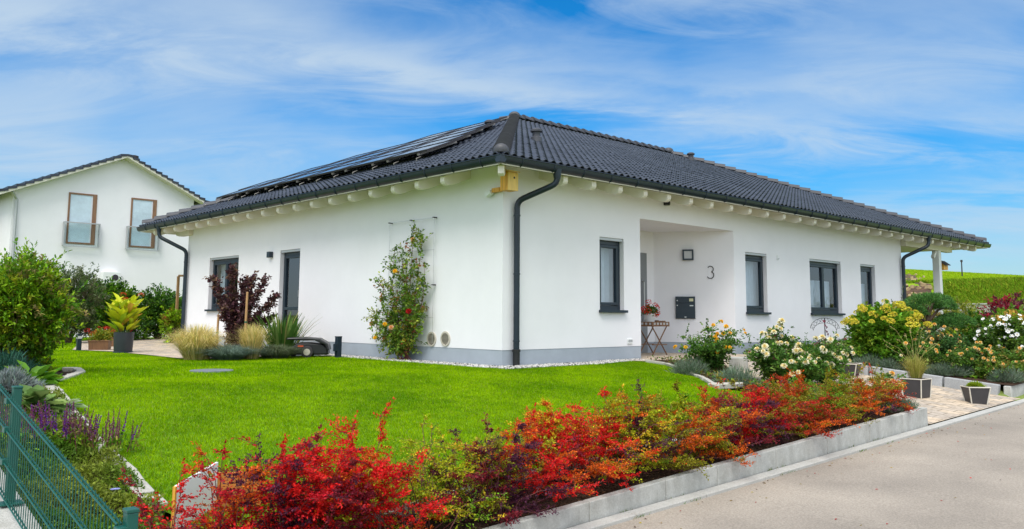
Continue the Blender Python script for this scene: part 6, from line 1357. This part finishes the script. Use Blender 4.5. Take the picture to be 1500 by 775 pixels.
def ramp(v, a, b): n = N.new('ShaderNodeMapRange'); n.interpolation_type = 'SMOOTHSTEP'; n.inputs[1].default_value = a; n.inputs[2].default_value = b; L.new(v, n.inputs[0]); return n.outputs[0]
wisp = noise(comb.outputs[0], 1.5, 9, .62, .9, .35, (1, 2.6, 1), (3.1, 1.2, 0))
soft = noise(comb.outputs[0], .75, 7, .58, .5, -.2, (1, 1.5, 1), (7.7, 4.1, 0))
veil = noise(comb.outputs[0], .40, 4, .5, .2, .3, (1, 1.2, 1), (1.7, 9.3, 0))
# bands of cirrus: soft lines in the cloud layer, given by where they lie in azimuth and elevation
el = mth('ARCSINE', sep.outputs[2]); azm = mth('ARCTAN2', dr, df)
def band(a0, e0, a1, e1, w, n_amt=.06, wgrow=0.):
    """streak from (azimuth,elevation) 0 to 1, degrees relative to the mean view azimuth"""
    a0, e0, a1, e1, w = (math.radians(v) for v in (a0, e0, a1, e1, w)); L_ = math.hypot(a1-a0, e1-e0); ux_, uy_ = (a1-a0)/L_, (e1-e0)/L_
    da = mth('SUBTRACT', azm, a0); de = mth('SUBTRACT', el, e0)
    along_ = mth('ADD', mth('MULTIPLY', da, ux_), mth('MULTIPLY', de, uy_)); perp = mth('ADD', mth('MULTIPLY', da, -uy_), mth('MULTIPLY', de, ux_))
    perp = mth('ADD', perp, mth('MULTIPLY', mth('SUBTRACT', wisp, .5), n_amt))
    ins = mth('MULTIPLY', ramp(along_, -L_*.25, L_*.12), mth('SUBTRACT', 1, ramp(along_, L_*.85, L_*1.3)))
    g = mth('POWER', 2.718, mth('MULTIPLY', mth('POWER', mth('DIVIDE', perp, w), 2), -1))
    return mth('MULTIPLY', g, ins)
def px2ae(px, py):
    d = ray(px, py); d = d/np.linalg.norm(d); return math.degrees(math.atan2(d@np.array(az_r), d@np.array(az_f))), math.degrees(math.asin(d[2]))
def bandpx(x0, y0, x1, y1, wpx, n_amt=.06): return band(*px2ae(x0, y0), *px2ae(x1, y1), wpx/FPX*57.3, n_amt)
terms = [(bandpx(-150, -10, 420, 55, 44, .10), 1.5), (bandpx(380, 60, 620, 110, 26, .10), .75), (bandpx(560, 95, 960, 158, 17, .06), .80), (bandpx(560, 60, 1000, 130, 40, .16), .38), (bandpx(-150, 185, 110, 190, 60, .12), .8), (bandpx(-60, 250, 420, 275, 30, .10), .40), (bandpx(1080, 205, 1500, 180, 34, .14), .75), (bandpx(1050, 130, 1500, 60, 60, .20), .55), (bandpx(880, 215, 1200, 200, 25, .12), .38), (bandpx(1250, 300, 1520, 270, 30, .12), .35), (bandpx(300, 200, 700, 215, 30, .14), .22), (bandpx(820, 15, 1140, 40, 46, .20), -.38), (bandpx(980, 95, 1160, 100, 26, .14), -.2), (bandpx(620, 190, 900, 215, 22, .10), -.20)]
cl = None
wm = ramp(wisp, .28, .68)
for g, k in terms:
    t_ = mth('MULTIPLY', g, mth('MULTIPLY', mth('MULTIPLY_ADD', wm, .68, .18), k)); cl = t_ if cl is None else mth('ADD', cl, t_)
base = mth('ADD', mth('MULTIPLY', ramp(soft, .38, .70), .62), mth('MULTIPLY', ramp(wisp, .42, .74), .50))
base = mth('ADD', base, mth('MULTIPLY', ramp(veil, .35, .7), .18))
hz = mth('MULTIPLY', mth('SUBTRACT', 1, ramp(sep.outputs[2], .0, .16)), .45)
# brighter cloud added overhead and behind the view, to lift and soften the light
back = mth('ADD', mth('MULTIPLY', mth('SUBTRACT', 1, ramp(df, -.2, .55)), .60), mth('MULTIPLY', ramp(sep.outputs[2], .55, .85), .5))
dsum = mth('MAXIMUM', mth('ADD', mth('ADD', cl, mth('MULTIPLY', base, .72)), mth('MULTIPLY', hz, .55)), 0)
dens = mth('SUBTRACT', 1, mth('POWER', 2.718, mth('MULTIPLY', dsum, -1.35)), clamp=True)
hs = N.new('ShaderNodeHueSaturation'); hs.inputs['Hue'].default_value = HUE; hs.inputs['Saturation'].default_value = SAT; hs.inputs['Value'].default_value = VAL; L.new(sky.outputs[0], hs.inputs['Color'])
mx = N.new('ShaderNodeMix'); mx.data_type = 'RGBA'; L.new(dens, mx.inputs[0]); tn = N.new('ShaderNodeMix'); tn.data_type = 'RGBA'; tn.blend_type = 'MULTIPLY'; tn.inputs[0].default_value = 1; L.new(hs.outputs[0], tn.inputs[6]); tm = N.new('ShaderNodeMix'); tm.data_type = 'RGBA'; L.new(ramp(sep.outputs[2], .0, .24), tm.inputs[0]); tm.inputs[6].default_value = SKYTINT_H; tm.inputs[7].default_value = SKYTINT; L.new(tm.outputs[2], tn.inputs[7]); L.new(tn.outputs[2], mx.inputs[6]); mx.inputs[7].default_value = CLOUD
m2 = N.new('ShaderNodeMix'); m2.data_type = 'RGBA'; m2.clamp_factor = True; L.new(back, m2.inputs[0]); L.new(mx.outputs[2], m2.inputs[6]); m2.inputs[7].default_value = CLOUD_FILL
L.new(m2.outputs[2], bg.inputs['Color']); bg.inputs['Strength'].default_value = SKY_STR
sun = bpy.data.lights.new('sun', 'SUN'); sun.energy = SUN_STR; sun.angle = math.radians(SUN_ANG); sun.color = (1, .955, .88)
so_ = bpy.data.objects.new('sun', sun); COL.objects.link(so_)
sd_ = Vector((math.sin(SUN_AZ)*math.cos(SUN_EL), math.cos(SUN_AZ)*math.cos(SUN_EL), math.sin(SUN_EL))); so_.rotation_euler = sd_.to_track_quat('Z', 'Y').to_euler(); so_.location = (-20, -20, 30)
cam = bpy.data.cameras.new('camera'); co = bpy.data.objects.new('camera', cam); COL.objects.link(co)
cam.sensor_width = 36; cam.sensor_fit = 'HORIZONTAL'; cam.lens = FPX/1500*36; cam.shift_y = (PPY-387.5)/1500; cam.clip_start = .05; cam.clip_end = 3000
Mc = Matrix((_rt, _up, -_fw)).transposed().to_4x4(); Mc.translation = Vector(CAM); co.matrix_world = Mc; sc.camera = co
sc.view_settings.view_transform = 'Standard'; sc.view_settings.look = 'None'; sc.view_settings.gamma = 1; sc.view_settings.exposure = EXPO; sc.view_settings.use_curve_mapping = False
sc.render.engine = 'CYCLES'; sc.cycles.use_denoising = True; sc.cycles.max_bounces = 8; sc.cycles.transparent_max_bounces = 12; sc.cycles.caustics_reflective = False; sc.cycles.caustics_refractive = False; sc.cycles.sample_clamp_indirect = 6
